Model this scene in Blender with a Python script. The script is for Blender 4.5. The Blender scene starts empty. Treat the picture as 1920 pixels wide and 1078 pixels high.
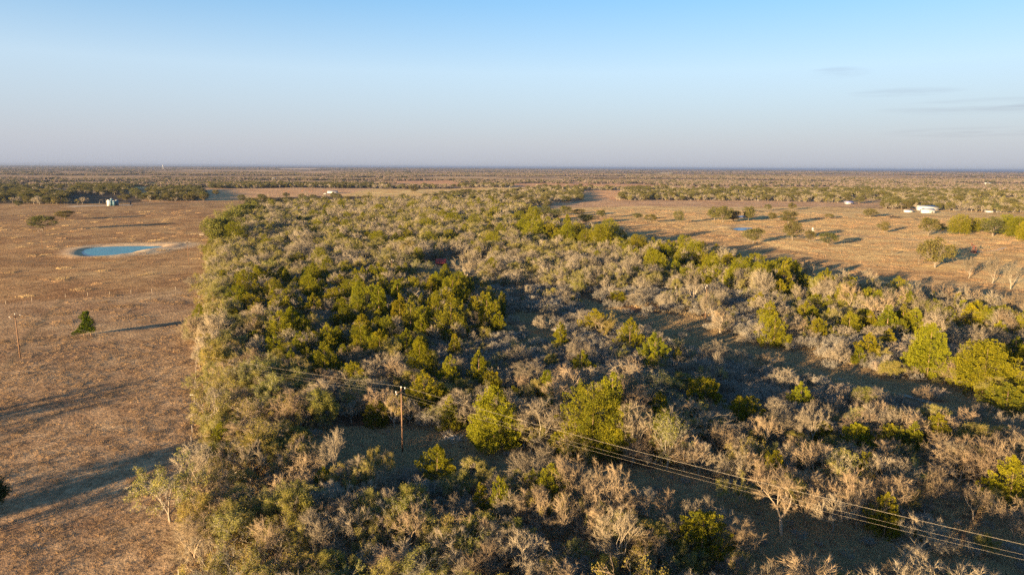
import bpy, math, random
import numpy as np
from mathutils import Matrix, Vector

random.seed(11)
rng = np.random.default_rng(11)
S = bpy.context.scene
COL = S.collection
R = math.radians

# ------------------------------------------------------------------ camera
CAM_H = 45.0
PITCH = R(9.97)
ROLL = R(0.358)
FPX = 1280.0
_f = np.array([0, math.cos(PITCH), -math.sin(PITCH)])
_r0 = np.array([1.0, 0, 0])
_u0 = np.array([0, math.sin(PITCH), math.cos(PITCH)])
_rt = math.cos(ROLL) * _r0 + math.sin(ROLL) * _u0
_up = -math.sin(ROLL) * _r0 + math.cos(ROLL) * _u0
CAMP = np.array([0, 0, CAM_H])
cd = bpy.data.cameras.new("camera")
cd.sensor_width = 36.0
cd.lens = 24.0
cd.clip_start = 1.0
cd.clip_end = 120000.0
cam = bpy.data.objects.new("camera", cd)
COL.objects.link(cam)
m = Matrix(((_rt[0], _up[0], -_f[0], 0), (_rt[1], _up[1], -_f[1], 0), (_rt[2], _up[2], -_f[2], CAM_H), (0, 0, 0, 1)))
cam.matrix_world = m
S.camera = cam

# ------------------------------------------------------------------ light
SUN_EL = R(6.7)
SUN_AZ = R(41.0)            # light travels 41 degrees right of straight ahead
SUN_STR = 5.0
SKY_STR = 0.068
EXPOSURE = 2.34
w = bpy.data.worlds.new("World")
S.world = w
w.use_nodes = True
nt = w.node_tree
nt.nodes.clear()
out = nt.nodes.new("ShaderNodeOutputWorld")
bg = nt.nodes.new("ShaderNodeBackground")
sky = nt.nodes.new("ShaderNodeTexSky")
sky.sky_type = 'NISHITA'
sky.sun_disc = False
sky.sun_elevation = SUN_EL
sky.sun_rotation = R(180) + SUN_AZ
sky.altitude = 100
sky.air_density = 1.0
sky.dust_density = 0.7
sky.ozone_density = 2.9
bg.inputs[1].default_value = SKY_STR
# thin streaks of cloud low on the right
tc = nt.nodes.new("ShaderNodeTexCoord")
mp = nt.nodes.new("ShaderNodeMapping")
mp.inputs['Scale'].default_value = (7, 7, 130)
mp.inputs['Location'].default_value = (1.3, 0.2, 0.55)
ns = nt.nodes.new("ShaderNodeTexNoise")
ns.inputs['Scale'].default_value = 1.0
ns.inputs['Detail'].default_value = 6
ns.inputs['Roughness'].default_value = 0.6
cr = nt.nodes.new("ShaderNodeValToRGB")
cr.color_ramp.elements[0].position = 0.38
cr.color_ramp.elements[0].color = (0, 0, 0, 1)
cr.color_ramp.elements[1].position = 0.72
cr.color_ramp.elements[1].color = (1, 1, 1, 1)
mx = nt.nodes.new("ShaderNodeMix")
mx.data_type = 'RGBA'
mx.blend_type = 'MULTIPLY'
mx.inputs['B'].default_value = (0.72, 0.68, 0.72, 1)
def cloud_band(az, el, daz, dele):
    """soft ellipse of sky round one direction (degrees)"""
    d = Vector((math.sin(R(az)) * math.cos(R(el)), math.cos(R(az)) * math.cos(R(el)), math.sin(R(el))))
    u = Vector((math.cos(R(az)), -math.sin(R(az)), 0)); v = u.cross(d)
    sx = nt.nodes.new("ShaderNodeVectorMath"); sx.operation = 'DOT_PRODUCT'; sx.inputs[1].default_value = u / math.sin(R(daz))
    sy = nt.nodes.new("ShaderNodeVectorMath"); sy.operation = 'DOT_PRODUCT'; sy.inputs[1].default_value = v / math.sin(R(dele))
    nt.links.new(tc.outputs['Generated'], sx.inputs[0]); nt.links.new(tc.outputs['Generated'], sy.inputs[0])
    a = nt.nodes.new("ShaderNodeMath"); a.operation = 'POWER'; a.inputs[1].default_value = 2; nt.links.new(sx.outputs['Value'], a.inputs[0])
    a.use_clamp = False
    ab = nt.nodes.new("ShaderNodeMath"); ab.operation = 'ABSOLUTE'; nt.links.new(sx.outputs['Value'], ab.inputs[0]); nt.links.new(ab.outputs[0], a.inputs[0])
    bb = nt.nodes.new("ShaderNodeMath"); bb.operation = 'ABSOLUTE'; nt.links.new(sy.outputs['Value'], bb.inputs[0])
    b = nt.nodes.new("ShaderNodeMath"); b.operation = 'POWER'; b.inputs[1].default_value = 2; nt.links.new(bb.outputs[0], b.inputs[0])
    c = nt.nodes.new("ShaderNodeMath"); c.operation = 'ADD'; nt.links.new(a.outputs[0], c.inputs[0]); nt.links.new(b.outputs[0], c.inputs[1])
    m = nt.nodes.new("ShaderNodeMapRange"); m.inputs['From Min'].default_value = 1.0; m.inputs['From Max'].default_value = 0.0
    nt.links.new(c.outputs[0], m.inputs['Value'])
    return m.outputs[0]
bands = [cloud_band(24.6, 6.9, 2.4, .5), cloud_band(34.5, 4.25, 7.5, .60), cloud_band(33.5, 2.55, 6.0, .40), cloud_band(29.0, 5.4, 4.0, .35)]
acc = bands[0]
for q in bands[1:]:
    ad = nt.nodes.new("ShaderNodeMath"); ad.operation = 'MAXIMUM'
    nt.links.new(acc, ad.inputs[0]); nt.links.new(q, ad.inputs[1]); acc = ad.outputs[0]
cm = nt.nodes.new("ShaderNodeMath"); cm.operation = 'MULTIPLY'
cs = nt.nodes.new("ShaderNodeMath"); cs.operation = 'MULTIPLY'; cs.inputs[1].default_value = 0.85
nt.links.new(tc.outputs['Generated'], mp.inputs[0])
nt.links.new(mp.outputs[0], ns.inputs['Vector'])
nt.links.new(ns.outputs[0], cr.inputs[0])
nt.links.new(cr.outputs[0], cm.inputs[0]); nt.links.new(acc, cm.inputs[1])
nt.links.new(cm.outputs[0], cs.inputs[0]); nt.links.new(cs.outputs[0], mx.inputs['Factor'])
hsv = nt.nodes.new("ShaderNodeHueSaturation")
hsv.inputs['Saturation'].default_value = 1.12
nt.links.new(sky.outputs[0], hsv.inputs['Color'])
# dust of the lower air: the same all round the horizon
sep = nt.nodes.new("ShaderNodeSeparateXYZ")
nt.links.new(tc.outputs['Generated'], sep.inputs[0])
K = 1.0 / (2 ** EXPOSURE * SKY_STR)
dust = nt.nodes.new("ShaderNodeValToRGB")
de = dust.color_ramp.elements
de[0].position = 0.0; de[0].color = (0.500 * K, 0.525 * K, 0.615 * K, 1)
de[1].position = 0.13; de[1].color = (0.63 * K, 0.765 * K, 0.915 * K, 1)
e3 = dust.color_ramp.elements.new(0.22); e3.color = (0.34 * K, 0.58 * K, 0.87 * K, 1)
e2 = dust.color_ramp.elements.new(0.035); e2.color = (0.57 * K, 0.595 * K, 0.68 * K, 1)
fac = nt.nodes.new("ShaderNodeValToRGB")
fe = fac.color_ramp.elements
fe[0].position = 0.02; fe[0].color = (.93, .93, .93, 1)
fe[1].position = 0.45; fe[1].color = (0, 0, 0, 1)
f2 = fac.color_ramp.elements.new(0.13); f2.color = (.78, .78, .78, 1)
f3 = fac.color_ramp.elements.new(0.22); f3.color = (.58, .58, .58, 1)
dm = nt.nodes.new("ShaderNodeMix"); dm.data_type = 'RGBA'
nt.links.new(sep.outputs[2], dust.inputs[0]); nt.links.new(sep.outputs[2], fac.inputs[0])
nt.links.new(fac.outputs[0], dm.inputs['Factor'])
nt.links.new(hsv.outputs[0], dm.inputs['A']); nt.links.new(dust.outputs[0], dm.inputs['B'])
nt.links.new(dm.outputs['Result'], mx.inputs['A'])
nt.links.new(mx.outputs['Result'], bg.inputs[0])
nt.links.new(bg.outputs[0], out.inputs[0])

sl = bpy.data.lights.new("sun", 'SUN')
sl.energy = SUN_STR
sl.angle = R(0.5)
sl.color = (1.0, 0.71, 0.37)
so = bpy.data.objects.new("sun", sl)
COL.objects.link(so)
ldir = Vector((math.sin(SUN_AZ) * math.cos(SUN_EL), math.cos(SUN_AZ) * math.cos(SUN_EL), -math.sin(SUN_EL)))
so.rotation_euler = ldir.to_track_quat('-Z', 'Y').to_euler()
so.location = (-60, -60, 120)

S.view_settings.view_transform = 'Standard'
S.view_settings.look = 'None'
S.view_settings.exposure = EXPOSURE
S.view_settings.gamma = 1.0
S.view_settings.use_curve_mapping = False
S.cycles.use_denoising = False
S.cycles.max_bounces = 6
S.cycles.diffuse_bounces = 3
S.cycles.glossy_bounces = 2
S.cycles.transmission_bounces = 3
S.cycles.volume_bounces = 0
S.cycles.sample_clamp_indirect = 5.0

# ------------------------------------------------------------------ measuring the place
def ray(px, py):
    return _f * FPX + _rt * (px - 960.0) + _up * (539.0 - py)

def G(px, py):
    d = ray(px, py)
    t = -CAM_H / min(d[2], -0.05)
    return np.array([d[0] * t, d[1] * t])

def proj(x, y, z=0.0):
    v = np.stack([x, y, z - CAM_H + 0 * x], -1) if isinstance(x, np.ndarray) else np.array([x, y, z - CAM_H])
    dep = v @ _f
    dep = np.where(np.abs(dep) < 1e-6, 1e-6, dep)
    return 960 + FPX * (v @ _rt) / dep, 539 - FPX * (v @ _up) / dep, dep

def inpoly(x, y, poly):
    x = np.asarray(x, float); y = np.asarray(y, float)
    r = np.zeros(x.shape, bool)
    n = len(poly)
    for i in range(n):
        x1, y1 = poly[i]; x2, y2 = poly[(i + 1) % n]
        if y1 == y2: continue
        c = ((y1 > y) != (y2 > y)) & (x < (x2 - x1) * (y - y1) / (y2 - y1) + x1)
        r ^= c
    return r

def wpoly(pts):
    return [tuple(G(*p)) for p in pts]

def _hash(ix, iy, s):
    h = (ix.astype(np.int64) * 374761393 + iy.astype(np.int64) * 668265263 + s * 982451653) & 0x7fffffff
    h = ((h ^ (h >> 13)) * 1274126177) & 0x7fffffff
    h = h ^ (h >> 16)
    return (h & 0xffff) / 65535.0

def vnoise(x, y, sc, s=0):
    x = np.asarray(x, float) / sc; y = np.asarray(y, float) / sc
    ix = np.floor(x); iy = np.floor(y)
    fx = x - ix; fy = y - iy
    fx = fx * fx * (3 - 2 * fx); fy = fy * fy * (3 - 2 * fy)
    a = _hash(ix, iy, s); b = _hash(ix + 1, iy, s); c = _hash(ix, iy + 1, s); d = _hash(ix + 1, iy + 1, s)
    return (a * (1 - fx) + b * fx) * (1 - fy) + (c * (1 - fx) + d * fx) * fy

def fbm(x, y, sc, s=0, o=4):
    r = 0; a = 0.5; t = 0
    for i in range(o):
        r = r + a * vnoise(x, y, sc / 2 ** i, s + i * 7); t += a; a *= 0.5
    return r / t

def far_mask(x, y, d):
    """above zero where woods stand in the far country"""
    x = np.asarray(x, float); y = np.asarray(y, float)
    px, py, dep = proj(np.ravel(x), np.ravel(y), 0 * np.ravel(x))
    px = px.reshape(x.shape)
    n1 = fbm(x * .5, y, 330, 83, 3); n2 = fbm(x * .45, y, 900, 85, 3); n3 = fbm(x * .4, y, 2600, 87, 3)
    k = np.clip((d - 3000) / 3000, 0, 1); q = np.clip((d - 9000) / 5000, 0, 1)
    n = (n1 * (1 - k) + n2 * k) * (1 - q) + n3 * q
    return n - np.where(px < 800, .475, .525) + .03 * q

def segdist(x, y, poly):
    d = np.full(np.shape(x), 1e9)
    n = len(poly)
    for i in range(n):
        x1, y1 = poly[i]; x2, y2 = poly[(i + 1) % n]
        vx, vy = x2 - x1, y2 - y1
        t = np.clip(((x - x1) * vx + (y - y1) * vy) / (vx * vx + vy * vy + 1e-9), 0, 1)
        d = np.minimum(d, np.hypot(x - x1 - t * vx, y - y1 - t * vy))
    return d

# ponds: outline of the water
POND_A = wpoly([(152, 471), (160, 465.5), (185, 461.5), (225, 460), (270, 459.5), (306, 460), (298, 463), (275, 466), (255, 469), (245, 473), (205, 478), (172, 479.5), (156, 476)])
POND_B = wpoly([(1374, 428.5), (1380, 426), (1396, 425.3), (1412, 426), (1408, 429), (1400, 431), (1385, 431)])
POND_C = wpoly([(1376, 405.5), (1390, 403.6), (1407, 404.2), (1404, 407), (1380, 407.5)])
PONDS = [POND_A, POND_B, POND_C]

def hgt(x, y):
    x = np.asarray(x, float); y = np.asarray(y, float)
    z = np.zeros(np.broadcast(x, y).shape)
    z = z + 1.5 * (fbm(x, y, 85, 3, 3) - 0.5) + 0.35 * (fbm(x, y, 17, 5, 2) - 0.5)
    far = np.clip((np.hypot(x, y) - 300) / 900, 0, 1)
    z = z + far * 3.5 * (fbm(x, y, 420, 9, 2) - 0.5)
    for k, P in enumerate(PONDS):
        cx = np.mean([p[0] for p in P]); cy = np.mean([p[1] for p in P])
        near = np.hypot(x - cx, y - cy) < 110
        if not near.any(): continue
        xs = x[near]; ys = y[near]
        d = segdist(xs, ys, P)
        ins = inpoly(xs, ys, P)
        sd = np.where(ins, -d, d)
        base = z[near]
        amt = np.clip(1 - (sd - 8) / 14, 0, 1)
        flat = base * (1 - amt)
        dig = -1.2 * np.clip((3.0 - sd) / 6.0, 0, 1)
        berm = (0.6 if k == 0 else 0.5) * np.exp(-((sd - 7.5) / 4.2) ** 2)
        # the dam wall stands on the right and on the near side
        side = ((xs - cx) * 0.8 - (ys - cy) * 0.45) / 20.0 if k == 0 else (ys - cy) / 18.0
        berm = berm * np.clip(0.55 + side, 0.08, 1.0)
        z[near] = flat + dig + berm
    return z

def hz(x, y):
    return float(hgt(np.array([x]), np.array([y]))[0])

# ------------------------------------------------------------------ materials
def mat(name):
    m = bpy.data.materials.new(name)
    m.use_nodes = True
    n = m.node_tree
    n.nodes.clear()
    o = n.nodes.new("ShaderNodeOutputMaterial")
    return m, n, o

def N(n, t, **kw):
    nd = n.nodes.new(t)
    for k, v in kw.items():
        setattr(nd, k, v)
    return nd

def mixc(n, a, b, f, blend='MIX'):
    x = N(n, "ShaderNodeMix", data_type='RGBA', blend_type=blend)
    for sock, v in ((x.inputs['Factor'], f), (x.inputs['A'], a), (x.inputs['B'], b)):
        if hasattr(v, 'links') or hasattr(v, 'is_linked'):
            n.links.new(v, sock)
        elif isinstance(v, (int, float)):
            sock.default_value = v
        else:
            sock.default_value = (*v, 1)
    return x.outputs['Result']

def noise(n, scale, detail=3, rough=0.55, coord=None):
    t = N(n, "ShaderNodeTexNoise")
    t.inputs['Scale'].default_value = scale
    t.inputs['Detail'].default_value = detail
    t.inputs['Roughness'].default_value = rough
    if coord is not None: n.links.new(coord, t.inputs['Vector'])
    return t.outputs[0]

def ramp(n, v, lo, hi, a=(0, 0, 0), b=(1, 1, 1)):
    c = N(n, "ShaderNodeValToRGB")
    c.color_ramp.elements[0].position = lo; c.color_ramp.elements[0].color = (*a, 1)
    c.color_ramp.elements[1].position = hi; c.color_ramp.elements[1].color = (*b, 1)
    n.links.new(v, c.inputs[0])
    return c.outputs[0]

def foliage_mat(name, c1, c2, c3, trans=0.35, patch=0.8):
    """leaves: three true leaf colours mixed plant by plant and clump by clump"""
    m, n, o = mat(name)
    oi = N(n, "ShaderNodeObjectInfo")
    ge = N(n, "ShaderNodeNewGeometry")
    a = mixc(n, c1, c2, oi.outputs['Random'])
    nz = ramp(n, noise(n, patch, 3, 0.6, ge.outputs['Position']), 0.38, 0.66)
    b = mixc(n, a, c3, nz)
    b2 = mixc(n, b, oi.outputs['Color'], 1.0, 'MULTIPLY')
    df = N(n, "ShaderNodeBsdfDiffuse"); tr = N(n, "ShaderNodeBsdfTranslucent"); ms = N(n, "ShaderNodeMixShader")
    n.links.new(b2, df.inputs[0]); n.links.new(b2, tr.inputs[0])
    ms.inputs[0].default_value = trans
    n.links.new(df.outputs[0], ms.inputs[1]); n.links.new(tr.outputs[0], ms.inputs[2])
    n.links.new(ms.outputs[0], o.inputs[0])
    return m

def plain_mat(name, c1, c2, scale=3.0, rough=0.8, metal=0.0, spec=0.3, bump=0.0, rnd=False, stretch=None):
    m, n, o = mat(name)
    p = N(n, "ShaderNodeBsdfPrincipled")
    tcn = N(n, "ShaderNodeTexCoord")
    co = tcn.outputs['Object']
    if stretch:
        mpn = N(n, "ShaderNodeMapping"); mpn.inputs['Scale'].default_value = stretch
        n.links.new(co, mpn.inputs[0]); co = mpn.outputs[0]
    nz = noise(n, scale, 4, 0.6, co)
    c = mixc(n, c1, c2, ramp(n, nz, 0.35, 0.65))
    if rnd:
        oi = N(n, "ShaderNodeObjectInfo")
        c = mixc(n, c, oi.outputs['Color'], 1.0, 'MULTIPLY')
        mr = N(n, "ShaderNodeMapRange"); mr.inputs['To Min'].default_value = 0.72; mr.inputs['To Max'].default_value = 1.22
        n.links.new(oi.outputs['Random'], mr.inputs['Value'])
        c = mixc(n, c, mr.outputs[0], 1.0, 'MULTIPLY')
    n.links.new(c, p.inputs['Base Color'])
    p.inputs['Roughness'].default_value = rough
    p.inputs['Metallic'].default_value = metal
    p.inputs['Specular IOR Level'].default_value = spec
    if bump:
        b = N(n, "ShaderNodeBump"); b.inputs['Strength'].default_value = bump; b.inputs['Distance'].default_value = 0.05
        n.links.new(nz, b.inputs['Height']); n.links.new(b.outputs[0], p.inputs['Normal'])
    n.links.new(p.outputs[0], o.inputs[0])
    return m

M = {}
M['juniper'] = foliage_mat('juniper_foliage', (0.130, 0.130, 0.009), (0.066, 0.080, 0.011), (0.195, 0.176, 0.012), 0.20)
M['leafy'] = foliage_mat('olive_foliage', (0.235, 0.210, 0.050), (0.165, 0.170, 0.040), (0.290, 0.245, 0.070), 0.40)
M['oak'] = foliage_mat('oak_foliage', (0.084, 0.083, 0.028), (0.060, 0.068, 0.026), (0.122, 0.104, 0.038), 0.22, 0.5)
M['farleaf'] = foliage_mat('far_grove_foliage', (0.060, 0.064, 0.032), (0.045, 0.054, 0.032), (0.085, 0.076, 0.042), 0.15, 0.03)
M['bark'] = plain_mat('grey_bark', (0.19, 0.162, 0.128), (0.30, 0.258, 0.205), 2.5, 0.9, spec=0.15, rnd=True)
M['twig'] = plain_mat('dry_twigs', (0.20, 0.168, 0.122), (0.285, 0.24, 0.176), 1.2, 0.9, spec=0.1, rnd=True)
M['jbark'] = plain_mat('juniper_bark', (0.16, 0.10, 0.065), (0.24, 0.16, 0.11), 3, 0.9, spec=0.1)
M['greytwig'] = plain_mat('grey_scrub_twigs', (0.205, 0.185, 0.155), (0.29, 0.265, 0.225), 1.2, 0.9, spec=0.1, rnd=True)
M['oakbark'] = plain_mat('oak_bark', (0.12, 0.10, 0.08), (0.18, 0.15, 0.12), 2, 0.9, spec=0.1)
M['farwood'] = plain_mat('far_bare_wood', (0.125, 0.098, 0.085), (0.18, 0.142, 0.12), 0.02, 0.9, spec=0.05)
M['straw'] = plain_mat('dry_grass', (0.43, 0.30, 0.15), (0.50, 0.36, 0.185), 0.7, 0.9, spec=0.1, rnd=True)
M['rust_grass'] = plain_mat('reddish_dry_grass', (0.33, 0.205, 0.11), (0.40, 0.265, 0.145), 0.7, 0.9, spec=0.1, rnd=True)
M['pole'] = plain_mat('treated_pole_wood', (0.13, 0.075, 0.048), (0.19, 0.115, 0.075), 4, 0.85, spec=0.15, stretch=(6, 6, 0.5))
M['porcelain'] = plain_mat('insulator_porcelain', (0.75, 0.75, 0.72), (0.65, 0.66, 0.64), 8, 0.25)
M['wire'] = plain_mat('weathered_wire', (0.20, 0.175, 0.145), (0.25, 0.22, 0.18), 1, 0.5, 0.6)
M['white'] = plain_mat('white_sheet_metal', (0.50, 0.50, 0.49), (0.43, 0.43, 0.42), 1.5, 0.5)
M['farwhite'] = plain_mat('dimmed_white_wall', (0.40, 0.39, 0.38), (0.34, 0.33, 0.32), 0.05, 0.7)  # white darkened in its colour to imitate distant haze; also the grey shed wall
M['roofmetal'] = plain_mat('galvanised_roof', (0.36, 0.36, 0.38), (0.30, 0.30, 0.32), 1.0, 0.4, 0.3)
M['grey'] = plain_mat('grey_sheet_metal', (0.30, 0.30, 0.31), (0.24, 0.23, 0.23), 1.0, 0.5, 0.2)
M['dark'] = plain_mat('dark_opening', (0.03, 0.028, 0.026), (0.045, 0.04, 0.035), 2, 0.8)
M['black'] = plain_mat('black_hide', (0.012, 0.011, 0.010), (0.022, 0.019, 0.017), 3, 0.7)
M['redhide'] = plain_mat('red_hide', (0.16, 0.055, 0.025), (0.22, 0.08, 0.04), 3, 0.8)
M['red'] = plain_mat('faded_red_sheet', (0.42, 0.055, 0.035), (0.33, 0.045, 0.03), 1.2, 0.6, stretch=(6, 1, 1))
M['rust'] = plain_mat('rusty_machine_paint', (0.17, 0.055, 0.035), (0.09, 0.035, 0.025), 3, 0.7)
M['darksteel'] = plain_mat('dark_steel', (0.045, 0.042, 0.042), (0.07, 0.06, 0.055), 3, 0.6, 0.3)
M['tank_blue'] = plain_mat('blue_green_tank_paint', (0.045, 0.12, 0.165), (0.035, 0.09, 0.13), 2, 0.45)
M['tank_white'] = plain_mat('white_tank_paint', (0.72, 0.70, 0.66), (0.62, 0.60, 0.57), 2, 0.45)
M['blueroof'] = plain_mat('blue_roof_sheet', (0.18, 0.19, 0.36), (0.22, 0.23, 0.38), 2, 0.5)
M['pad'] = plain_mat('pale_caliche', (0.55, 0.45, 0.33), (0.45, 0.36, 0.26), 0.25, 0.95, spec=0.05)
M['track'] = plain_mat('dusty_track', (0.34, 0.28, 0.22), (0.25, 0.20, 0.155), 0.5, 0.95, spec=0.05)
M['post'] = plain_mat('weathered_post', (0.30, 0.25, 0.20), (0.38, 0.32, 0.26), 5, 0.9)
M['deadwood'] = plain_mat('bleached_deadwood', (0.42, 0.37, 0.31), (0.52, 0.46, 0.39), 3, 0.9)
M['cactus'] = plain_mat('prickly_pear_pad', (0.045, 0.075, 0.035), (0.07, 0.10, 0.045), 2, 0.6)
M['glass'] = plain_mat('window_glass', (0.04, 0.05, 0.06), (0.05, 0.06, 0.07), 2, 0.15, spec=0.5)

def water_mat(name, c1, c2):
    m, n, o = mat(name)
    p = N(n, "ShaderNodeBsdfPrincipled")
    g = N(n, "ShaderNodeNewGeometry")
    c = mixc(n, c1, c2, ramp(n, noise(n, 0.12, 4, 0.6, g.outputs['Position']), 0.35, 0.7))
    n.links.new(c, p.inputs['Base Color'])
    p.inputs['Roughness'].default_value = 0.25
    p.inputs['IOR'].default_value = 1.33
    p.inputs['Specular IOR Level'].default_value = 0.14
    b = N(n, "ShaderNodeBump"); b.inputs['Strength'].default_value = 0.6; b.inputs['Distance'].default_value = 0.25
    n.links.new(noise(n, 1.1, 3, 0.5, g.outputs['Position']), b.inputs['Height'])
    n.links.new(b.outputs[0], p.inputs['Normal'])
    n.links.new(p.outputs[0], o.inputs[0])
    return m
M['water_a'] = water_mat('teal_pond_water', (0.020, 0.195, 0.255), (0.015, 0.15, 0.205))
M['water_b'] = water_mat('sky_tinted_pond_water', (0.09, 0.23, 0.42), (0.075, 0.19, 0.36))  # blue of the reflected sky put into the water's base colour

def ground_mat():
    m, n, o = mat('ground_cover')
    p = N(n, "ShaderNodeBsdfPrincipled")
    at = N(n, "ShaderNodeAttribute"); at.attribute_name = 'Col'
    rg = N(n, "ShaderNodeAttribute"); rg.attribute_name = 'Rough'
    g = N(n, "ShaderNodeNewGeometry")
    pos = g.outputs['Position']
    n1 = noise(n, 1.6, 5, 0.65, pos)
    n2 = noise(n, 0.22, 4, 0.6, pos)
    n3 = noise(n, 0.035, 4, 0.6, pos)
    c = mixc(n, at.outputs['Color'], ramp(n, n1, 0.30, 0.70, (0.50, 0.48, 0.46), (1.35, 1.32, 1.28)), 1.0, 'MULTIPLY')
    c = mixc(n, c, ramp(n, n2, 0.34, 0.66, (0.72, 0.68, 0.66), (1.20, 1.20, 1.16)), 1.0, 'MULTIPLY')
    c = mixc(n, c, ramp(n, n3, 0.36, 0.64, (0.84, 0.78, 0.76), (1.12, 1.14, 1.10)), 1.0, 'MULTIPLY')
    n.links.new(c, p.inputs['Base Color'])
    p.inputs['Roughness'].default_value = 1.0
    p.inputs['Specular IOR Level'].default_value = 0.0
    b = N(n, "ShaderNodeBump"); b.inputs['Strength'].default_value = 1.0; b.inputs['Distance'].default_value = 0.55
    mh = N(n, "ShaderNodeMath", operation='MULTIPLY')
    n.links.new(n1, mh.inputs[0]); n.links.new(rg.outputs['Fac'], mh.inputs[1])
    n.links.new(mh.outputs[0], b.inputs['Height'])
    n.links.new(b.outputs[0], p.inputs['Normal'])
    n.links.new(p.outputs[0], o.inputs[0])
    return m
M['ground'] = ground_mat()

# ------------------------------------------------------------------ mesh helpers
def mesh_np(name, V, T, mats, mi=None, smooth=False):
    """V (n,3), T (m,3) triangles"""
    me = bpy.data.meshes.new(name)
    V = np.ascontiguousarray(V, np.float32); T = np.ascontiguousarray(T, np.int32)
    me.vertices.add(len(V)); me.vertices.foreach_set("co", V.ravel())
    me.loops.add(T.size); me.loops.foreach_set("vertex_index", T.ravel())
    me.polygons.add(len(T))
    me.polygons.foreach_set("loop_start", np.arange(0, T.size, 3, dtype=np.int32))
    if mi is not None: me.polygons.foreach_set("material_index", np.ascontiguousarray(mi, np.int32))
    if smooth: me.polygons.foreach_set("use_smooth", np.ones(len(T), bool))
    for mm in mats: me.materials.append(mm)
    me.update(calc_edges=True)
    return me

def norm(v):
    return v / (np.linalg.norm(v, axis=-1, keepdims=True) + 1e-12)

def frames(d):
    a = np.where(np.abs(d[:, 2:3]) > 0.9, np.array([[1.0, 0, 0]]), np.array([[0, 0, 1.0]]))
    u = norm(np.cross(d, a)); v = np.cross(d, u)
    return u, v

def tubes(P0, P1, R0, R1, sides):
    P0 = np.asarray(P0, float); P1 = np.asarray(P1, float); R0 = np.asarray(R0, float); R1 = np.asarray(R1, float)
    n = len(P0)
    if n == 0: return np.zeros((0, 3)), np.zeros((0, 3), int)
    d = norm(P1 - P0); u, v = frames(d)
    an = np.arange(sides) * 2 * math.pi / sides
    cs = np.cos(an)[None, :, None]; sn = np.sin(an)[None, :, None]
    ring = u[:, None, :] * cs + v[:, None, :] * sn
    A = P0[:, None, :] + ring * R0[:, None, None]
    B = P1[:, None, :] + ring * R1[:, None, None]
    V = np.concatenate([A, B], 1).reshape(-1, 3)
    b = (np.arange(n) * 2 * sides)[:, None]
    i = np.arange(sides)[None, :]; j = (i + 1) % sides
    T = np.concatenate([np.stack([b + i, b + j, b + sides + j], -1).reshape(-1, 3), np.stack([b + i, b + sides + j, b + sides + i], -1).reshape(-1, 3)])
    return V, T

def spikes(P0, P1, R0):
    n = len(P0)
    if n == 0: return np.zeros((0, 3)), np.zeros((0, 3), int)
    P0 = np.asarray(P0, float); P1 = np.asarray(P1, float); R0 = np.asarray(R0, float)
    d = norm(P1 - P0); u, v = frames(d)
    an = np.arange(3) * 2 * math.pi / 3
    ring = u[:, None, :] * np.cos(an)[None, :, None] + v[:, None, :] * np.sin(an)[None, :, None]
    V = np.concatenate([P0[:, None, :] + ring * R0[:, None, None], P1[:, None, :]], 1).reshape(-1, 3)
    b = (np.arange(n) * 4)[:, None]
    T = np.concatenate([np.concatenate([b + i, b + (i + 1) % 3, b + 3], 1) for i in range(3)])
    return V, T

def leaves(C, D, L, W, r):
    """two-triangle leaf sprays at C pointing along D, folded a little"""
    n = len(C)
    u, v = frames(norm(D))
    a = r.uniform(0, 2 * math.pi, n)[:, None]
    s = u * np.cos(a) + v * np.sin(a)
    t = np.cross(norm(D), s)
    L = np.asarray(L)[:, None]; W = np.asarray(W)[:, None]
    p0 = C; p1 = C + D * L * 0.55 + s * W + t * W * 0.3; p2 = C + D * L; p3 = C + D * L * 0.45 - s * W + t * W * 0.3
    V = np.stack([p0, p1, p2, p3], 1).reshape(-1, 3)
    b = (np.arange(n) * 4)[:, None]
    T = np.concatenate([np.concatenate([b, b + 1, b + 2], 1), np.concatenate([b, b + 2, b + 3], 1)])
    return V, T

def tri_leaves(C, L, r):
    n = len(C)
    d = norm(r.normal(size=(n, 3)))
    u, v = frames(d)
    L = np.asarray(L)[:, None]
    V = np.stack([C - u * L * 0.5, C + u * L * 0.5 + d * L * 0.2, C + v * L * 0.8], 1).reshape(-1, 3)
    return V, np.arange(3 * n).reshape(-1, 3)

def cat(parts):
    Vs, Ts, o = [], [], 0
    for V, T in parts:
        if len(V) == 0: continue
        Vs.append(V); Ts.append(T + o); o += len(V)
    return np.concatenate(Vs), np.concatenate(Ts)

def unit(v):
    return v / (math.sqrt(v[0] * v[0] + v[1] * v[1] + v[2] * v[2]) + 1e-12)

class Grow:
    def __init__(s, seed):
        s.r = random.Random(seed); s.seg = []; s.tip = []
    def rv(s):
        return np.array([s.r.gauss(0, 1), s.r.gauss(0, 1), s.r.gauss(0, 1)])
    def branch(s, p, d, L, r, lev, maxlev, trop=0.1, wig=0.2, n=3, spread=0.75, ratio=(0.55, 0.82)):
        for i in range(n):
            d = unit(d + s.rv() * wig + np.array([0, 0, trop]))
            q = p + d * L / n
            r0 = r * (1 - 0.5 * i / n); r1 = r * (1 - 0.5 * (i + 1) / n)
            s.seg.append((p, q, r0, r1, lev))
            if lev < maxlev:
                a = s.rv(); a = unit(a - d * a.dot(d))
                d2 = unit(d + a * spread * s.r.uniform(0.7, 1.35))
                s.branch(q, d2, L * s.r.uniform(*ratio), max(r1 * 0.72, 0.012), lev + 1, maxlev, trop, wig, n, spread, ratio)
            p = q
        if lev >= maxlev - 1: s.tip.append((p, d))

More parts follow.
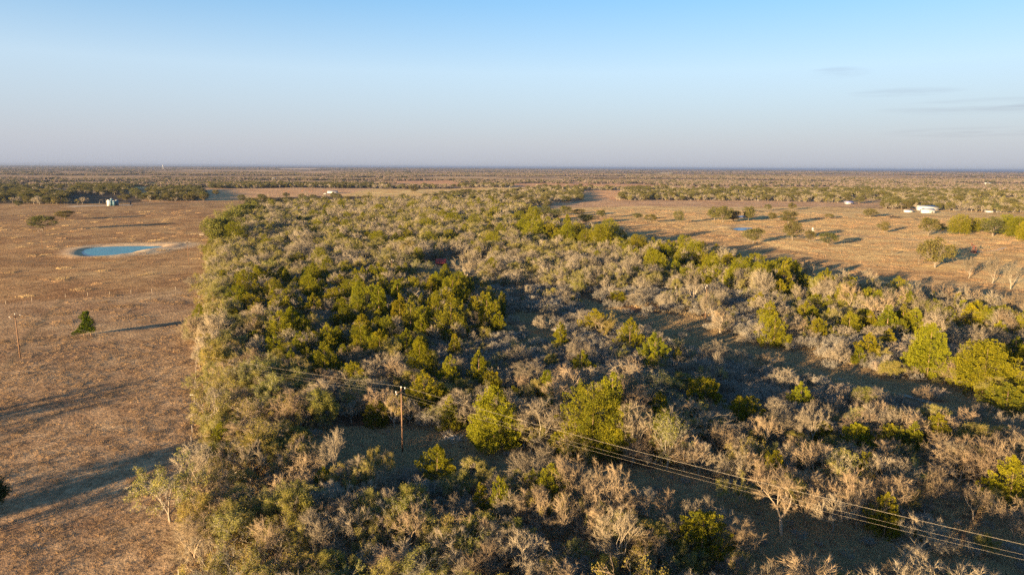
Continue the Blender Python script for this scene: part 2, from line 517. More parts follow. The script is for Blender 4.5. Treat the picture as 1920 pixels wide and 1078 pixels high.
def tree_skeleton(seed, H, stems, maxlev, lean=0.5, trunk=0.22, rbase=0.14, trop=0.07, wig=0.2, spread=0.8, n=3):
    g = Grow(seed)
    th = H * trunk
    d = unit(np.array([g.r.gauss(0, .12), g.r.gauss(0, .12), 1.0]))
    top = d * th
    if trunk > 0:
        g.seg.append((np.array([0, 0, -0.25]), top, rbase * 1.25, rbase, 0))
    a0 = g.r.uniform(0, 6.28)
    for k in range(stems):
        a = a0 + k * 6.283 / stems + g.r.uniform(-.4, .4)
        l = lean * g.r.uniform(0.5, 1.3)
        dd = unit(np.array([math.cos(a) * l, math.sin(a) * l, 1.0]))
        st = top if trunk > 0 else np.array([math.cos(a) * 0.25, math.sin(a) * 0.25, -0.1])
        g.branch(st, dd, (H - th) * g.r.uniform(0.5, 0.72), rbase * g.r.uniform(.55, .8), 1, maxlev, trop, wig, 3, spread)
    return g

def skeleton_mesh(g, twmin, r, twigs=5, twl=(0.25, 0.6), twr=0.013, dome=True):
    """returns (trunk V,T), (crown V,T)"""
    E = np.array([q[1] for q in g.seg]); hh = np.percentile(E[:, 2], 97); ww = np.percentile(np.hypot(E[:, 0], E[:, 1]), 90)
    def inside(p): return (p[0] / ww) ** 2 + (p[1] / ww) ** 2 + (max(p[2] - hh * .5, 0) / (hh * .52)) ** 2 < 1.0 + .12 * math.sin(p[0] * 5 + p[1] * 7)
    segs = [q for q in g.seg if q[4] <= 1 or inside(q[1])] if dome else g.seg
    lo = [q for q in segs if q[4] <= 2]; hi = [q for q in segs if q[4] > 2]
    def tb(L, sides):
        if not L: return np.zeros((0, 3)), np.zeros((0, 3), int)
        return tubes([q[0] for q in L], [q[1] for q in L], [max(q[2], twmin) for q in L], [max(q[3], twmin) for q in L], sides)
    trunk = cat([tb([q for q in lo if q[4] <= 1], 6), tb([q for q in lo if q[4] == 2], 4)])
    c = [tb(hi, 3)]
    src = [q for q in segs if q[4] >= 3]
    P = np.array([q[1] for q in src]); D = norm(np.array([q[1] - q[0] for q in src]))
    P = np.repeat(P, twigs, 0); D = np.repeat(D, twigs, 0)
    D = norm(D + r.normal(size=D.shape) * 0.55 + np.array([0, 0, 0.15]))
    L = r.uniform(*twl, len(P))
    c.append(spikes(P, P + D * L[:, None], np.full(len(P), twr)))
    return trunk, cat(c), P + D * L[:, None] * 0.8

class Proto:
    def __init__(s, kind, h, w, trunk, crown, tm, cm):
        s.kind, s.h, s.w = kind, h, w
        (tv, tt), (cv, ct), cmi = trunk, crown[:2], (crown[2] if len(crown) > 2 else None)
        s.trunk = mesh_np(kind + "_trunk", tv, tt, [tm])
        s.crown = mesh_np(kind + "_crown", cv, ct, cm, cmi)
        V, T = cat([(tv, tt), (cv, ct)])
        mi = np.zeros(len(T), int); mi[len(tt):] = 1 + (cmi if cmi is not None else 0)
        s.whole = mesh_np(kind + "_whole", V, T, [tm] + cm, mi)

def fit(V, h):
    z = V[:, 2].max(); return h / z

PROTO = {k: [] for k in ('bare', 'leafy', 'juniper', 'shrub', 'oak')}

def measure(Vt, Vc):
    h = np.percentile(Vc[:, 2], 99.5)
    rad = np.percentile(np.hypot(Vc[:, 0], Vc[:, 1]), 96)
    return h, rad * 2

for k in range(9):      # leafless trees
    r = np.random.default_rng(100 + k)
    g = tree_skeleton(100 + k, 7.0, [3, 4, 3, 5, 4, 2, 4, 3, 5][k], 5, [0.5, .8, .6, .9, .4, .5, 1.0, .7, .6][k], [.22, .15, .26, .08, .2, .3, .12, .2, .1][k], .15, [.07, .03, .09, .05, .11, .08, .02, .08, .06][k], [.13, .18, .12, .16, .12, .15, .2, .12, .14][k], [.72, .85, .65, .8, .6, .75, .9, .68, .78][k])
    tk, cw, _ = skeleton_mesh(g, 0.018, r, 4, (0.35, 0.9), 0.0125)
    h, ww = measure(tk[0], cw[0])
    PROTO['bare'].append(Proto('bare_tree', h, ww, tk, cw, M['bark'], [M['twig']]))
for k in range(6):      # thin-leaved olive trees
    r = np.random.default_rng(200 + k)
    g = tree_skeleton(200 + k, 6.5, [4, 3, 5, 3, 4, 5][k], 4, [.7, .9, .6, .8, .5, 1.0][k], [.18, .14, .2, .12, .24, .06][k], .14, .05, .22, .85)
    tk, cw, tips = skeleton_mesh(g, 0.016, r, 7, (0.3, 0.75), 0.013)
    n = int(len(tips) * [4.0, 6.2, 2.9, 4.9, 7.0, 3.5][k])
    pick = tips[r.integers(0, len(tips), n)] + r.normal(size=(n, 3)) * 0.17
    keep = fbm(pick[:, 0] + 9 * k, pick[:, 1] + pick[:, 2] * .7, 1.6, 50 + k, 2) > 0.40
    lf = tri_leaves(pick[keep], r.uniform(0.085, 0.17, keep.sum()), r)
    V, T = cat([cw, lf])
    mi = np.zeros(len(T), int); mi[len(cw[1]):] = 1
    h, ww = measure(tk[0], V)
    PROTO['leafy'].append(Proto('leafy_tree', h, ww, tk, (V, T, mi), M['bark'], [M['twig'], M['leafy']]))
for k in range(6):      # low bare scrub
    r = np.random.default_rng(300 + k)
    g = tree_skeleton(300 + k, 3.4, [7, 9, 6, 8, 10, 7][k], 4, [.8, 1.1, .6, .9, .7, 1.3][k], 0, .055, .12, .13, .6)
    tk, cw, tips = skeleton_mesh(g, 0.016, r, 4, (0.3, 0.75), 0.0125)
    h, ww = measure(tk[0], cw[0])
    PROTO['shrub'].append(Proto('bare_shrub', h, ww, tk, cw, M['greytwig'], [M['greytwig']]))

def juniper(seed, H, W, shape, npl, nsp):
    r = np.random.default_rng(seed)
    trunk = tubes([[0, 0, -.2], [0.05, 0, H * .4]], [[0.05, 0, H * .4], [0, 0.05, H * .9]], [.16, .11], [.11, .03], 6)
    C, D, L, Wd = [], [], [], []
    ph = r.uniform(0, 6.28)
    ox, oy = r.uniform(0, 99, 2)
    tops = [(0, 0, 1.0)] + [(r.uniform(-.22, .22) * W, r.uniform(-.22, .22) * W, r.uniform(.66, .92)) for _ in range(r.integers(1, 4))]
    for i in range(npl):
        cx, cy, hh = tops[0] if r.uniform() < .5 else tops[r.integers(0, len(tops))]
        t = ((i + r.uniform(0, 1)) / npl) ** 1.1
        if shape == 'cone': env = (1 - t) ** 0.75 * (0.4 + 0.6 * min(1, t / .14 + .35))
        elif shape == 'round': env = math.sqrt(max(0, 1 - (t * 1.02 - 0.32) ** 2 / 0.49)) if t < 0.98 else .1
        else: env = (1 - t ** 2.2) * (0.5 + 0.5 * min(1, t / .2 + .2))
        a = ph + i * 2.39996
        lump = .55 + .9 * float(vnoise(np.array([ox + 1.3 * math.cos(a) + t * 2.4]), np.array([oy + 1.3 * math.sin(a) + t * 1.7]), .55, seed)[0])
        if lump < .72 and r.uniform() < .5: continue
        Rm = W * .5 * env * lump * (1 if cx == 0 and cy == 0 else .62)
        ln = (0.20 + 0.20 * r.random()) * W * (0.42 + 0.6 * env)
        out_ = np.array([math.cos(a), math.sin(a), 0])
        ax = unit(out_ * (0.25 + .95 * env) + np.array([0, 0, 0.75]) + r.normal(size=3) * .28)
        base = np.array([cx, cy, 0]) + out_ * max(0.02, Rm - ln * .55 * (ax[:2] @ out_[:2])) + np.array([0, 0, t * H * hh * 0.92 + 0.03 * H])
        m = int(nsp * (0.45 + env))
        s = r.uniform(0, 1, m) ** .8
        rad = ln * r.uniform(.24, .40) * np.sin(np.clip(s * .85 + .18, 0, 1) * math.pi) ** .8
        an = r.uniform(0, 6.28, m)
        u, v = frames(ax[None]); u = u[0]; v = v[0]
        off = (np.cos(an)[:, None] * u + np.sin(an)[:, None] * v)
        c = base + ax * (s * ln)[:, None] + off * (rad * np.sqrt(r.uniform(.3, 1, m)))[:, None]
        d = norm(ax * .9 + off * .8 + r.normal(size=(m, 3)) * .42 + np.array([0, 0, .1]))
        C.append(c); D.append(d); L.append(r.uniform(.14, .36, m)); Wd.append(r.uniform(.032, .068, m))
    C = np.concatenate(C); D = np.concatenate(D); L = np.concatenate(L); Wd = np.concatenate(Wd)
    ok = C[:, 2] > 0.05
    cw = leaves(C[ok], D[ok], L[ok], Wd[ok], r)
    h, ww = measure(trunk[0], cw[0])
    return Proto('juniper_tree', h, ww, trunk, cw, M['jbark'], [M['juniper']])
for k, (H, W, sh) in enumerate([(8, 5.0, 'cone'), (7, 5.2, 'ogive'), (7.5, 6.2, 'ogive'), (6.5, 6.4, 'round'), (8.5, 5.6, 'cone'), (7, 6.8, 'ogive'), (6, 5.2, 'round'), (9, 6.6, 'ogive'), (6, 6.2, 'round'), (8, 4.4, 'cone'), (11.5, 9.5, 'round'), (11, 8, 'ogive')]):
    PROTO['juniper'].append(juniper(400 + k, H, W, sh, 84 if H < 10 else 190, 135 if H < 10 else 150))

def oak(seed, H, W, leafn, clumps):
    r = np.random.default_rng(seed)
    g = tree_skeleton(seed, H * .8, 5, 3, 1.1, .16, .26, .03, .2, .85)
    tk, cw, _ = skeleton_mesh(g, 0.03, r, 3, (.4, .9), .02)
    sc = (W * .40) / max(1e-3, np.percentile(np.hypot(cw[0][:, 0], cw[0][:, 1]), 97))
    for a in (tk[0], cw[0]): a[:, :2] *= sc
    cs = []
    for i in range(clumps):
        v = norm(r.normal(size=(1, 3)))[0] * r.uniform(.45, 1) ** .5
        c = np.array([v[0] * W * .36, v[1] * W * .36, H * .54 + v[2] * H * .34]) + r.normal(size=3) * .02 * W
        m = leafn
        q = norm(r.normal(size=(m, 3))) * (r.uniform(.3, 1, m) ** .5)[:, None] * np.array([.16 * W, .16 * W, .14 * H]) * r.uniform(.7, 1.25)
        cs.append(c + q)
    C = np.concatenate(cs); C = C[C[:, 2] > H * .20]
    lf = tri_leaves(C, r.uniform(.20, .44, len(C)), r)
    V, T = cat([cw, lf]); mi = np.zeros(len(T), int); mi[len(cw[1]):] = 1
    h, ww = measure(tk[0], V)
    return Proto('oak_tree', h, ww, tk, (V, T, mi), M['oakbark'], [M['oakbark'], M['oak']])
for k, (H, W) in enumerate([(9, 10), (10, 9), (8, 10), (11, 11), (9, 7)]):
    PROTO['oak'].append(oak(500 + k, H, W, 120, [34, 40, 28, 44, 30][k]))

# ------------------------------------------------------------------ regions (outlines of what grows where, on the ground)
WOOD_PX = [(260, 1750), (340, 1130), (348, 1020), (362, 900), (374, 760), (380, 640), (386, 560), (392, 480), (398, 452), (406, 428), (430, 408), (480, 395), (600, 385), (760, 379),
           (860, 379), (930, 383), (985, 388), (1000, 397), (962, 402), (957, 410), (990, 424), (1080, 440), (1140, 458), (1250, 483), (1350, 504), (1450, 528), (1550, 550), (1700, 574), (1800, 590), (1960, 612),
           (2300, 680), (2600, 1750)]
C1_PX = [(555, 850), (620, 805), (700, 792), (760, 812), (880, 808), (960, 842), (1060, 872), (1180, 880), (1290, 888), (1350, 915), (1430, 945), (1560, 975), (1660, 1000), (1760, 1040), (1930, 1062), (2100, 1090), (2100, 1140), (1400, 1140), (1390, 1050), (1330, 985),
         (1240, 985), (1110, 958), (1000, 926), (900, 926), (780, 912), (680, 900), (575, 892)]
C2_PX = [(1060, 548), (1160, 562), (1290, 584), (1330, 604), (1420, 645), (1530, 668), (1640, 695), (1780, 720), (1960, 795), (1960, 850), (1800, 790), (1700, 768), (1560, 725), (1440, 708), (1320, 676), (1240, 648), (1130, 622)]
C3_PX = [(755, 515), (790, 494), (860, 487), (905, 495), (905, 535), (850, 545), (790, 545)]
C4_PX = [(945, 590), (1010, 585), (1050, 600), (1040, 680), (980, 660), (945, 630)]
C5_PX = [(895, 500), (905, 468), (925, 468), (920, 500)]
C6_PX = [(1690, 985), (1760, 950), (1930, 990), (1930, 1050), (1800, 1030)]

# ------------------------------------------------------------------ ground
def ground():
    rr = [12.0]
    while rr[-1] < 42000:
        rr.append(rr[-1] + max(0.9, rr[-1] * 0.0145))
    rr = np.array([0.5] + rr)
    th = np.concatenate([np.arange(-42, 42.01, 0.26), np.arange(47, 318, 5.0)])
    th = np.radians(th)
    nr, na = len(rr), len(th)
    RR, TH = np.meshgrid(rr, th, indexing='ij')
    X = RR * np.sin(TH); Y = RR * np.cos(TH)
    Z = hgt(X, Y)
    px, py, dep = proj(X.ravel(), Y.ravel(), 0 * X.ravel())
    vis = dep > 5
    # slightly ragged outlines
    px = px.reshape(X.shape) + (fbm(X, Y, 9, 21, 3) - .5) * 24 * np.clip(120 / np.maximum(RR, 60), .05, 1)
    py = py.reshape(X.shape) + (fbm(X, Y, 9, 31, 3) - .5) * 14 * np.clip(120 / np.maximum(RR, 60), .05, 1)
    vis = vis.reshape(X.shape)
    C = np.zeros(X.shape + (3,))
    rough = np.ones(X.shape)
    big = fbm(X, Y, 60, 41, 4)[..., None]
    med = fbm(X, Y, 18, 43, 4)[..., None]
    strk = fbm(X + Y * .3, Y * 2.2, 14, 45, 4)[..., None]
    def mixv(a, b, t): return np.array(a) * (1 - t) + np.array(b) * t
    smooth = lambda v, lo, hi: np.clip((v - lo) / (hi - lo), 0, 1)
    # far country
    cell = _hash(np.floor((X + 90 * fbm(X, Y, 300, 51, 2)) / 330), np.floor((Y + 90 * fbm(X, Y, 300, 53, 2)) / 410), 3)[..., None]
    C[:] = mixv((0.16, 0.118, 0.085), (0.27, 0.19, 0.12), smooth(cell, .25, .8))
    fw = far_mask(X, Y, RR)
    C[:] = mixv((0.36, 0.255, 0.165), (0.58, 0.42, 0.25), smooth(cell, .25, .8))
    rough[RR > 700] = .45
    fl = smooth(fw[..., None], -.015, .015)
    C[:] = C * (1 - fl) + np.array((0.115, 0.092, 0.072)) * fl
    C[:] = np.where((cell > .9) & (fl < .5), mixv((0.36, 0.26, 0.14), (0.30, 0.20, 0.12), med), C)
    # left pasture beyond the fence: reddish bunch grass
    def paint(mask, col):
        mk = mask & vis
        C[mk] = np.broadcast_to(col, C.shape)[mk]
    lp = [(-3000, 1400), (-3000, 378), (-200, 380), (100, 383), (300, 378), (440, 372), (520, 374), (420, 420), (400, 470), (400, 560), (390, 1130), (330, 1400)]
    paint(inpoly(px, py, lp), mixv((0.30, 0.190, 0.110), (0.42, 0.285, 0.160), smooth(strk * .6 + big * .4, .36, .66)))
    near = [(-3000, 1500), (-3000, 800), (0, 571), (130, 560), (285, 548), (400, 538), (395, 1300), (380, 1500)]
    paint(inpoly(px, py, near), mixv((0.31, 0.214, 0.140), (0.40, 0.284, 0.182), smooth(med * .6 + strk * .4, .35, .65)))
    # right pasture: golden grass
    rp = [(985, 396), (1040, 385), (1120, 377), (1210, 383), (1330, 387), (1500, 386), (1680, 392), (1800, 394), (2400, 410), (4000, 500), (4000, 900), (2000, 640), (1800, 600), (1550, 560), (1450, 540), (1250, 495), (1140, 470), (1000, 430)]
    paint(inpoly(px, py, rp), mixv((0.54, 0.37, 0.18), (0.66, 0.48, 0.245), smooth(strk * .5 + big * .5, .34, .62)))
    rp2 = [(985, 425), (1120, 405), (1250, 425), (1360, 440), (1480, 470), (1650, 500), (1780, 510), (1960, 560), (1960, 640), (1700, 590), (1450, 540), (1200, 485), (1080, 450)]
    paint(inpoly(px, py, rp2), mixv((0.40, 0.26, 0.14), (0.54, 0.37, 0.195), smooth(strk, .34, .66)))
    # open fields far off
    for poly, ca, cb in [
        ([(560, 367), (560, 356), (690, 353), (800, 355), (1010, 350), (1000, 358), (860, 366), (780, 369)], (0.660, 0.429, 0.198), (0.660, 0.528, 0.264)),
        ([(250, 352), (262, 341), (388, 340), (392, 350), (330, 352)], (0.660, 0.503, 0.226), (0.660, 0.577, 0.281)),
        ([(385, 353), (560, 352), (700, 353), (640, 366), (460, 372), (380, 378), (270, 378), (270, 360)], (0.524, 0.330, 0.194), (0.640, 0.426, 0.253)),
        ([(720, 351), (725, 339), (860, 339), (1160, 343), (1230, 347), (1300, 350), (1200, 356), (1090, 352), (950, 352)], (0.542, 0.310, 0.194), (0.659, 0.408, 0.232)),
        ([(1085, 378), (1085, 358), (1200, 356), (1170, 376)], (0.659, 0.388, 0.222), (0.660, 0.413, 0.231)),
        ([(990, 378), (1100, 374), (1440, 376), (1620, 380), (1690, 384), (1500, 388), (1200, 386), (1000, 390)], (0.485, 0.320, 0.204), (0.581, 0.388, 0.242)),
        ([(1750, 377), (1780, 371), (1940, 370), (1940, 378)], (0.660, 0.478, 0.247), (0.660, 0.545, 0.297)),
        ([(1200, 352), (1330, 345), (1500, 345), (1560, 352), (1460, 357)], (0.524, 0.339, 0.222), (0.600, 0.408, 0.261)),
        ([(512, 318.5), (512, 316), (610, 316), (610, 318.5)], (0.660, 0.528, 0.396), (0.660, 0.528, 0.396)),
        ([(1230, 326.5), (1230, 324), (1262, 324), (1262, 326.5)], (0.660, 0.528, 0.330), (0.660, 0.528, 0.330)),
        ([(520, 326), (560, 323.5), (640, 323), (640, 325.5)], (0.660, 0.459, 0.330), (0.660, 0.459, 0.330)),
    ]:
        paint(inpoly(px, py, poly), mixv(ca, cb, smooth(strk, .35, .65)))
    # woodland floor
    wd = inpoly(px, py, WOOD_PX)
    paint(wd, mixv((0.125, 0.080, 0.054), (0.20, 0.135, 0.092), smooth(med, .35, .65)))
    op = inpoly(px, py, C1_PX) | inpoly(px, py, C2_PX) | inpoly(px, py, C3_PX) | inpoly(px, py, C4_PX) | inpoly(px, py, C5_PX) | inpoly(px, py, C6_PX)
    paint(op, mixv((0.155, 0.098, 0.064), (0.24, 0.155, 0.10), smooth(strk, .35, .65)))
    # worn cattle trails
    for pts in ([(15, 690), (60, 622), (90, 590), (118, 562)], [(0, 835), (120, 770), (230, 740), (352, 712)], [(372, 700), (366, 800), (352, 930), (330, 1100)], [(0, 488), (80, 493), (160, 498), (250, 488), (330, 470), (378, 452)], [(0, 520), (140, 512), (372, 478)]):
        W_ = [tuple(G(*p)) for p in pts]
        sel = (RR < 480) & vis & (px < 500)
        d = np.full(sel.sum(), 1e9)
        for a_, b_ in zip(W_[:-1], W_[1:]): d = np.minimum(d, segdist(X[sel], Y[sel], [a_, b_]))
        tt = np.clip(1.3 - d / 1.1, 0, 1)[:, None] * .75
        C[sel] = C[sel] * (1 - tt) + np.array((0.21, 0.165, 0.115)) * tt
    # sandy pond banks
    for k, P in enumerate(PONDS):
        cx = np.mean([p[0] for p in P]); cy = np.mean([p[1] for p in P])
        nr_ = np.hypot(X - cx, Y - cy) < 90
        d = segdist(X[nr_], Y[nr_], P); ins = inpoly(X[nr_], Y[nr_], P); sd = np.where(ins, -d, d)
        wide = 8 + 8 * np.clip(((X[nr_] - cx) * .75 + (Y[nr_] - cy) * .3) / 26, -.2, 1) if k == 0 else 2.5
        tt = np.clip(1 - (sd - wide) / (6.0 if k == 0 else 3), 0, 1)[:, None]
        C[nr_] = C[nr_] * (1 - tt) + np.array((0.60, 0.46, 0.31) if k == 0 else (0.48, 0.33, 0.18)) * tt
        rough[nr_] *= (1 - .75 * tt[:, 0])
    V = np.stack([X, Y, Z], -1).reshape(-1, 3)
    i = np.arange(nr - 1)[:, None]; j = np.arange(na)[None, :]
    a = i * na + j; b = i * na + (j + 1) % na; c = (i + 1) * na + (j + 1) % na; d = (i + 1) * na + j
    T = np.concatenate([np.stack([a, d, c], -1).reshape(-1, 3), np.stack([a, c, b], -1).reshape(-1, 3)])
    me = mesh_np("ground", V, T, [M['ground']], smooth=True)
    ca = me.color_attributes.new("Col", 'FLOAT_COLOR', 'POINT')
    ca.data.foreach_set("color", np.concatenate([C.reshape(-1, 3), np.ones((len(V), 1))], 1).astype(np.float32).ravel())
    ra = me.attributes.new("Rough", 'FLOAT', 'POINT')
    ra.data.foreach_set("value", rough.astype(np.float32).ravel())
    o = bpy.data.objects.new("ground", me); COL.objects.link(o); o['kind'] = 'structure'
    return o
ground()

def flat_poly(name, P, z, m):
    import bmesh
    bm = bmesh.new()
    vs = [bm.verts.new((p[0], p[1], z)) for p in P]
    f = bm.faces.new(vs)
    if f.normal.z < 0 : f.normal_flip()
    bmesh.ops.triangulate(bm, faces=bm.faces[:])
    me = bpy.data.meshes.new(name); bm.to_mesh(me); bm.free(); me.materials.append(m)
    o = bpy.data.objects.new(name, me); COL.objects.link(o); o['kind'] = 'structure'
    return o
def grow_poly(P, k):
    cx = np.mean([p[0] for p in P]); cy = np.mean([p[1] for p in P])
    return [(cx + (p[0] - cx) * k, cy + (p[1] - cy) * k) for p in P]
flat_poly("pond_water", POND_A, -0.52, M['water_a'])
flat_poly("pond_water", POND_B, -0.52, M['water_b'])
flat_poly("pond_water", POND_C, -0.52, M['water_b'])

def strip(name, pts, width, m, lift=0.05):
    """a track or pad that follows the ground"""
    P = [np.array(G(*p)) for p in pts]
    c = []
    for a, b in zip(P[:-1], P[1:]):
        k = max(2, int(np.linalg.norm(b - a) / 2.0))
        c += [a + (b - a) * t / k for t in range(k)]
    c.append(P[-1]); c = np.array(c)
    for _ in range(6): c[1:-1] = (c[:-2] + 2 * c[1:-1] + c[2:]) / 4
    d = np.gradient(c, axis=0); d = norm(d); nn = np.stack([-d[:, 1], d[:, 0]], -1)
    wv = width * (0.75 + .5 * fbm(c[:, 0], c[:, 1], 6, 77, 2))
    rows = []
    for s in (-.5, -.17, .17, .5):
        q = c + nn * (wv * s)[:, None]
        rows.append(np.stack([q[:, 0], q[:, 1], hgt(q[:, 0], q[:, 1]) + lift], -1))
    V = np.stack(rows, 1).reshape(-1, 3)
    n = len(c); i = np.arange(n - 1)[:, None] * 4; j = np.arange(3)[None, :]
    a = i + j; T = np.concatenate([np.stack([a, a + 4, a + 5], -1).reshape(-1, 3), np.stack([a, a + 5, a + 1], -1).reshape(-1, 3)])
    me = mesh_np(name, V, T, [m], smooth=True)
    o = bpy.data.objects.new(name, me); COL.objects.link(o); o['kind'] = 'structure'
    return o
strip("dirt_track", [(1400, 668), (1460, 672), (1530, 697), (1600, 716), (1660, 731), (1720, 746), (1790, 768)], 1.5, M['track'])
strip("caliche_road", [(130, 388), (160, 386.5), (195, 385.5), (228, 385.3), (248, 385)], 15, M['pad'], .2)
strip("caliche_road", [(1829, 472.5), (1846, 471.8), (1862, 470.5), (1874, 468), (1888, 464)], 1.8, M['pad'], .10)
strip("bank_path", [(1330, 427), (1360, 424.5), (1400, 423.8), (1440, 425), (1466, 427)], 3.0, M['pad'], .12)
strip("cattle_path", [(1440, 439), (1500, 437), (1560, 440), (1620, 444), (1680, 448), (1720, 451)], 3.0, M['track'], .12)
# ------------------------------------------------------------------ object helpers
def tag(o, label=None, cat=None, group=None, kind=None):
    if label: o['label'] = label
    if cat: o['category'] = cat
    if group: o['group'] = group
    if kind: o['kind'] = kind
    return o

def empty(name, loc, rz=0.0, scale=(1, 1, 1)):
    o = bpy.data.objects.new(name, None); o.empty_display_size = 0.5
    o.location = loc; o.rotation_euler = (0, 0, rz); o.scale = scale
    COL.objects.link(o)
    return o

def child(name, me, parent):
    o = bpy.data.objects.new(name, me); o.parent = parent; COL.objects.link(o)
    return o

class MB:
    """collects shapes into one mesh"""
    def __init__(s): s.p = []
    def box(s, c, d, rz=0.0):
        x, y, z = np.array(d) / 2.0
        V = np.array([[-x, -y, -z], [x, -y, -z], [x, y, -z], [-x, y, -z], [-x, -y, z], [x, -y, z], [x, y, z], [-x, y, z]])
        cs, sn = math.cos(rz), math.sin(rz)
        V = V @ np.array([[cs, sn, 0], [-sn, cs, 0], [0, 0, 1]]) + np.array(c)
        T = np.array([[0, 2, 1], [0, 3, 2], [4, 5, 6], [4, 6, 7], [0, 1, 5], [0, 5, 4], [1, 2, 6], [1, 6, 5], [2, 3, 7], [2, 7, 6], [3, 0, 4], [3, 4, 7]])
        s.p.append((V, T)); return s
    def tube(s, a, b, r0, r1=None, sides=8, caps=True):
        r1 = r0 if r1 is None else r1
        V, T = tubes([a], [b], [r0], [r1], sides)
        if caps:
            n = len(V); V = np.concatenate([V, [a], [b]])
            i = np.arange(sides); j = (i + 1) % sides
            T = np.concatenate([T, np.stack([j, i, np.full(sides, n)], -1), np.stack([sides + i, sides + j, np.full(sides, n + 1)], -1)])
        s.p.append((V, T)); return s
    def quad(s, a, b, c, d):
        s.p.append((np.array([a, b, c, d], float), np.array([[0, 1, 2], [0, 2, 3]]))); return s
    def tri(s, a, b, c):
        s.p.append((np.array([a, b, c], float), np.array([[0, 1, 2]]))); return s
    def slab(s, a, b, c, d, t):
        """quad a b c d given real thickness t"""
        P = np.array([a, b, c, d], float); nn = np.cross(P[1] - P[0], P[3] - P[0]); nn /= np.linalg.norm(nn)
        V = np.concatenate([P, P - nn * t])
        T = [[0, 1, 2], [0, 2, 3], [4, 6, 5], [4, 7, 6]]
        for i in range(4):
            j = (i + 1) % 4
            T += [[i, i + 4, j + 4], [i, j + 4, j]]
        s.p.append((V, np.array(T))); return s
    def ball(s, c, r, seg=10, rings=6):
        r = np.array(r) if np.ndim(r) else np.array([r] * 3)
        V = [[0, 0, 1]]
        for i in range(1, rings):
            a = math.pi * i / rings
            for k in range(seg):
                V.append([math.sin(a) * math.cos(k * 2 * math.pi / seg), math.sin(a) * math.sin(k * 2 * math.pi / seg), math.cos(a)])
        V.append([0, 0, -1]); T = []
        for k in range(seg): T.append([0, 1 + k, 1 + (k + 1) % seg])
        for i in range(rings - 2):
            for k in range(seg):
                a = 1 + i * seg + k; b = 1 + i * seg + (k + 1) % seg
                T += [[a, a + seg, b + seg], [a, b + seg, b]]
        for k in range(seg): T.append([len(V) - 1, 1 + (rings - 2) * seg + (k + 1) % seg, 1 + (rings - 2) * seg + k])
        s.p.append((np.array(V) * r + np.array(c), np.array(T))); return s
    def mesh(s, name, m):
        V, T = cat(s.p); return mesh_np(name, V, T, [m])
    def build(s, name, m, parent=None):
        o = bpy.data.objects.new(name, s.mesh(name, m)); COL.objects.link(o)
        if parent: o.parent = parent
        return o

def P3(px, py, dz=0.0):
    x, y = G(px, py); return np.array([x, y, hz(x, y) + dz])

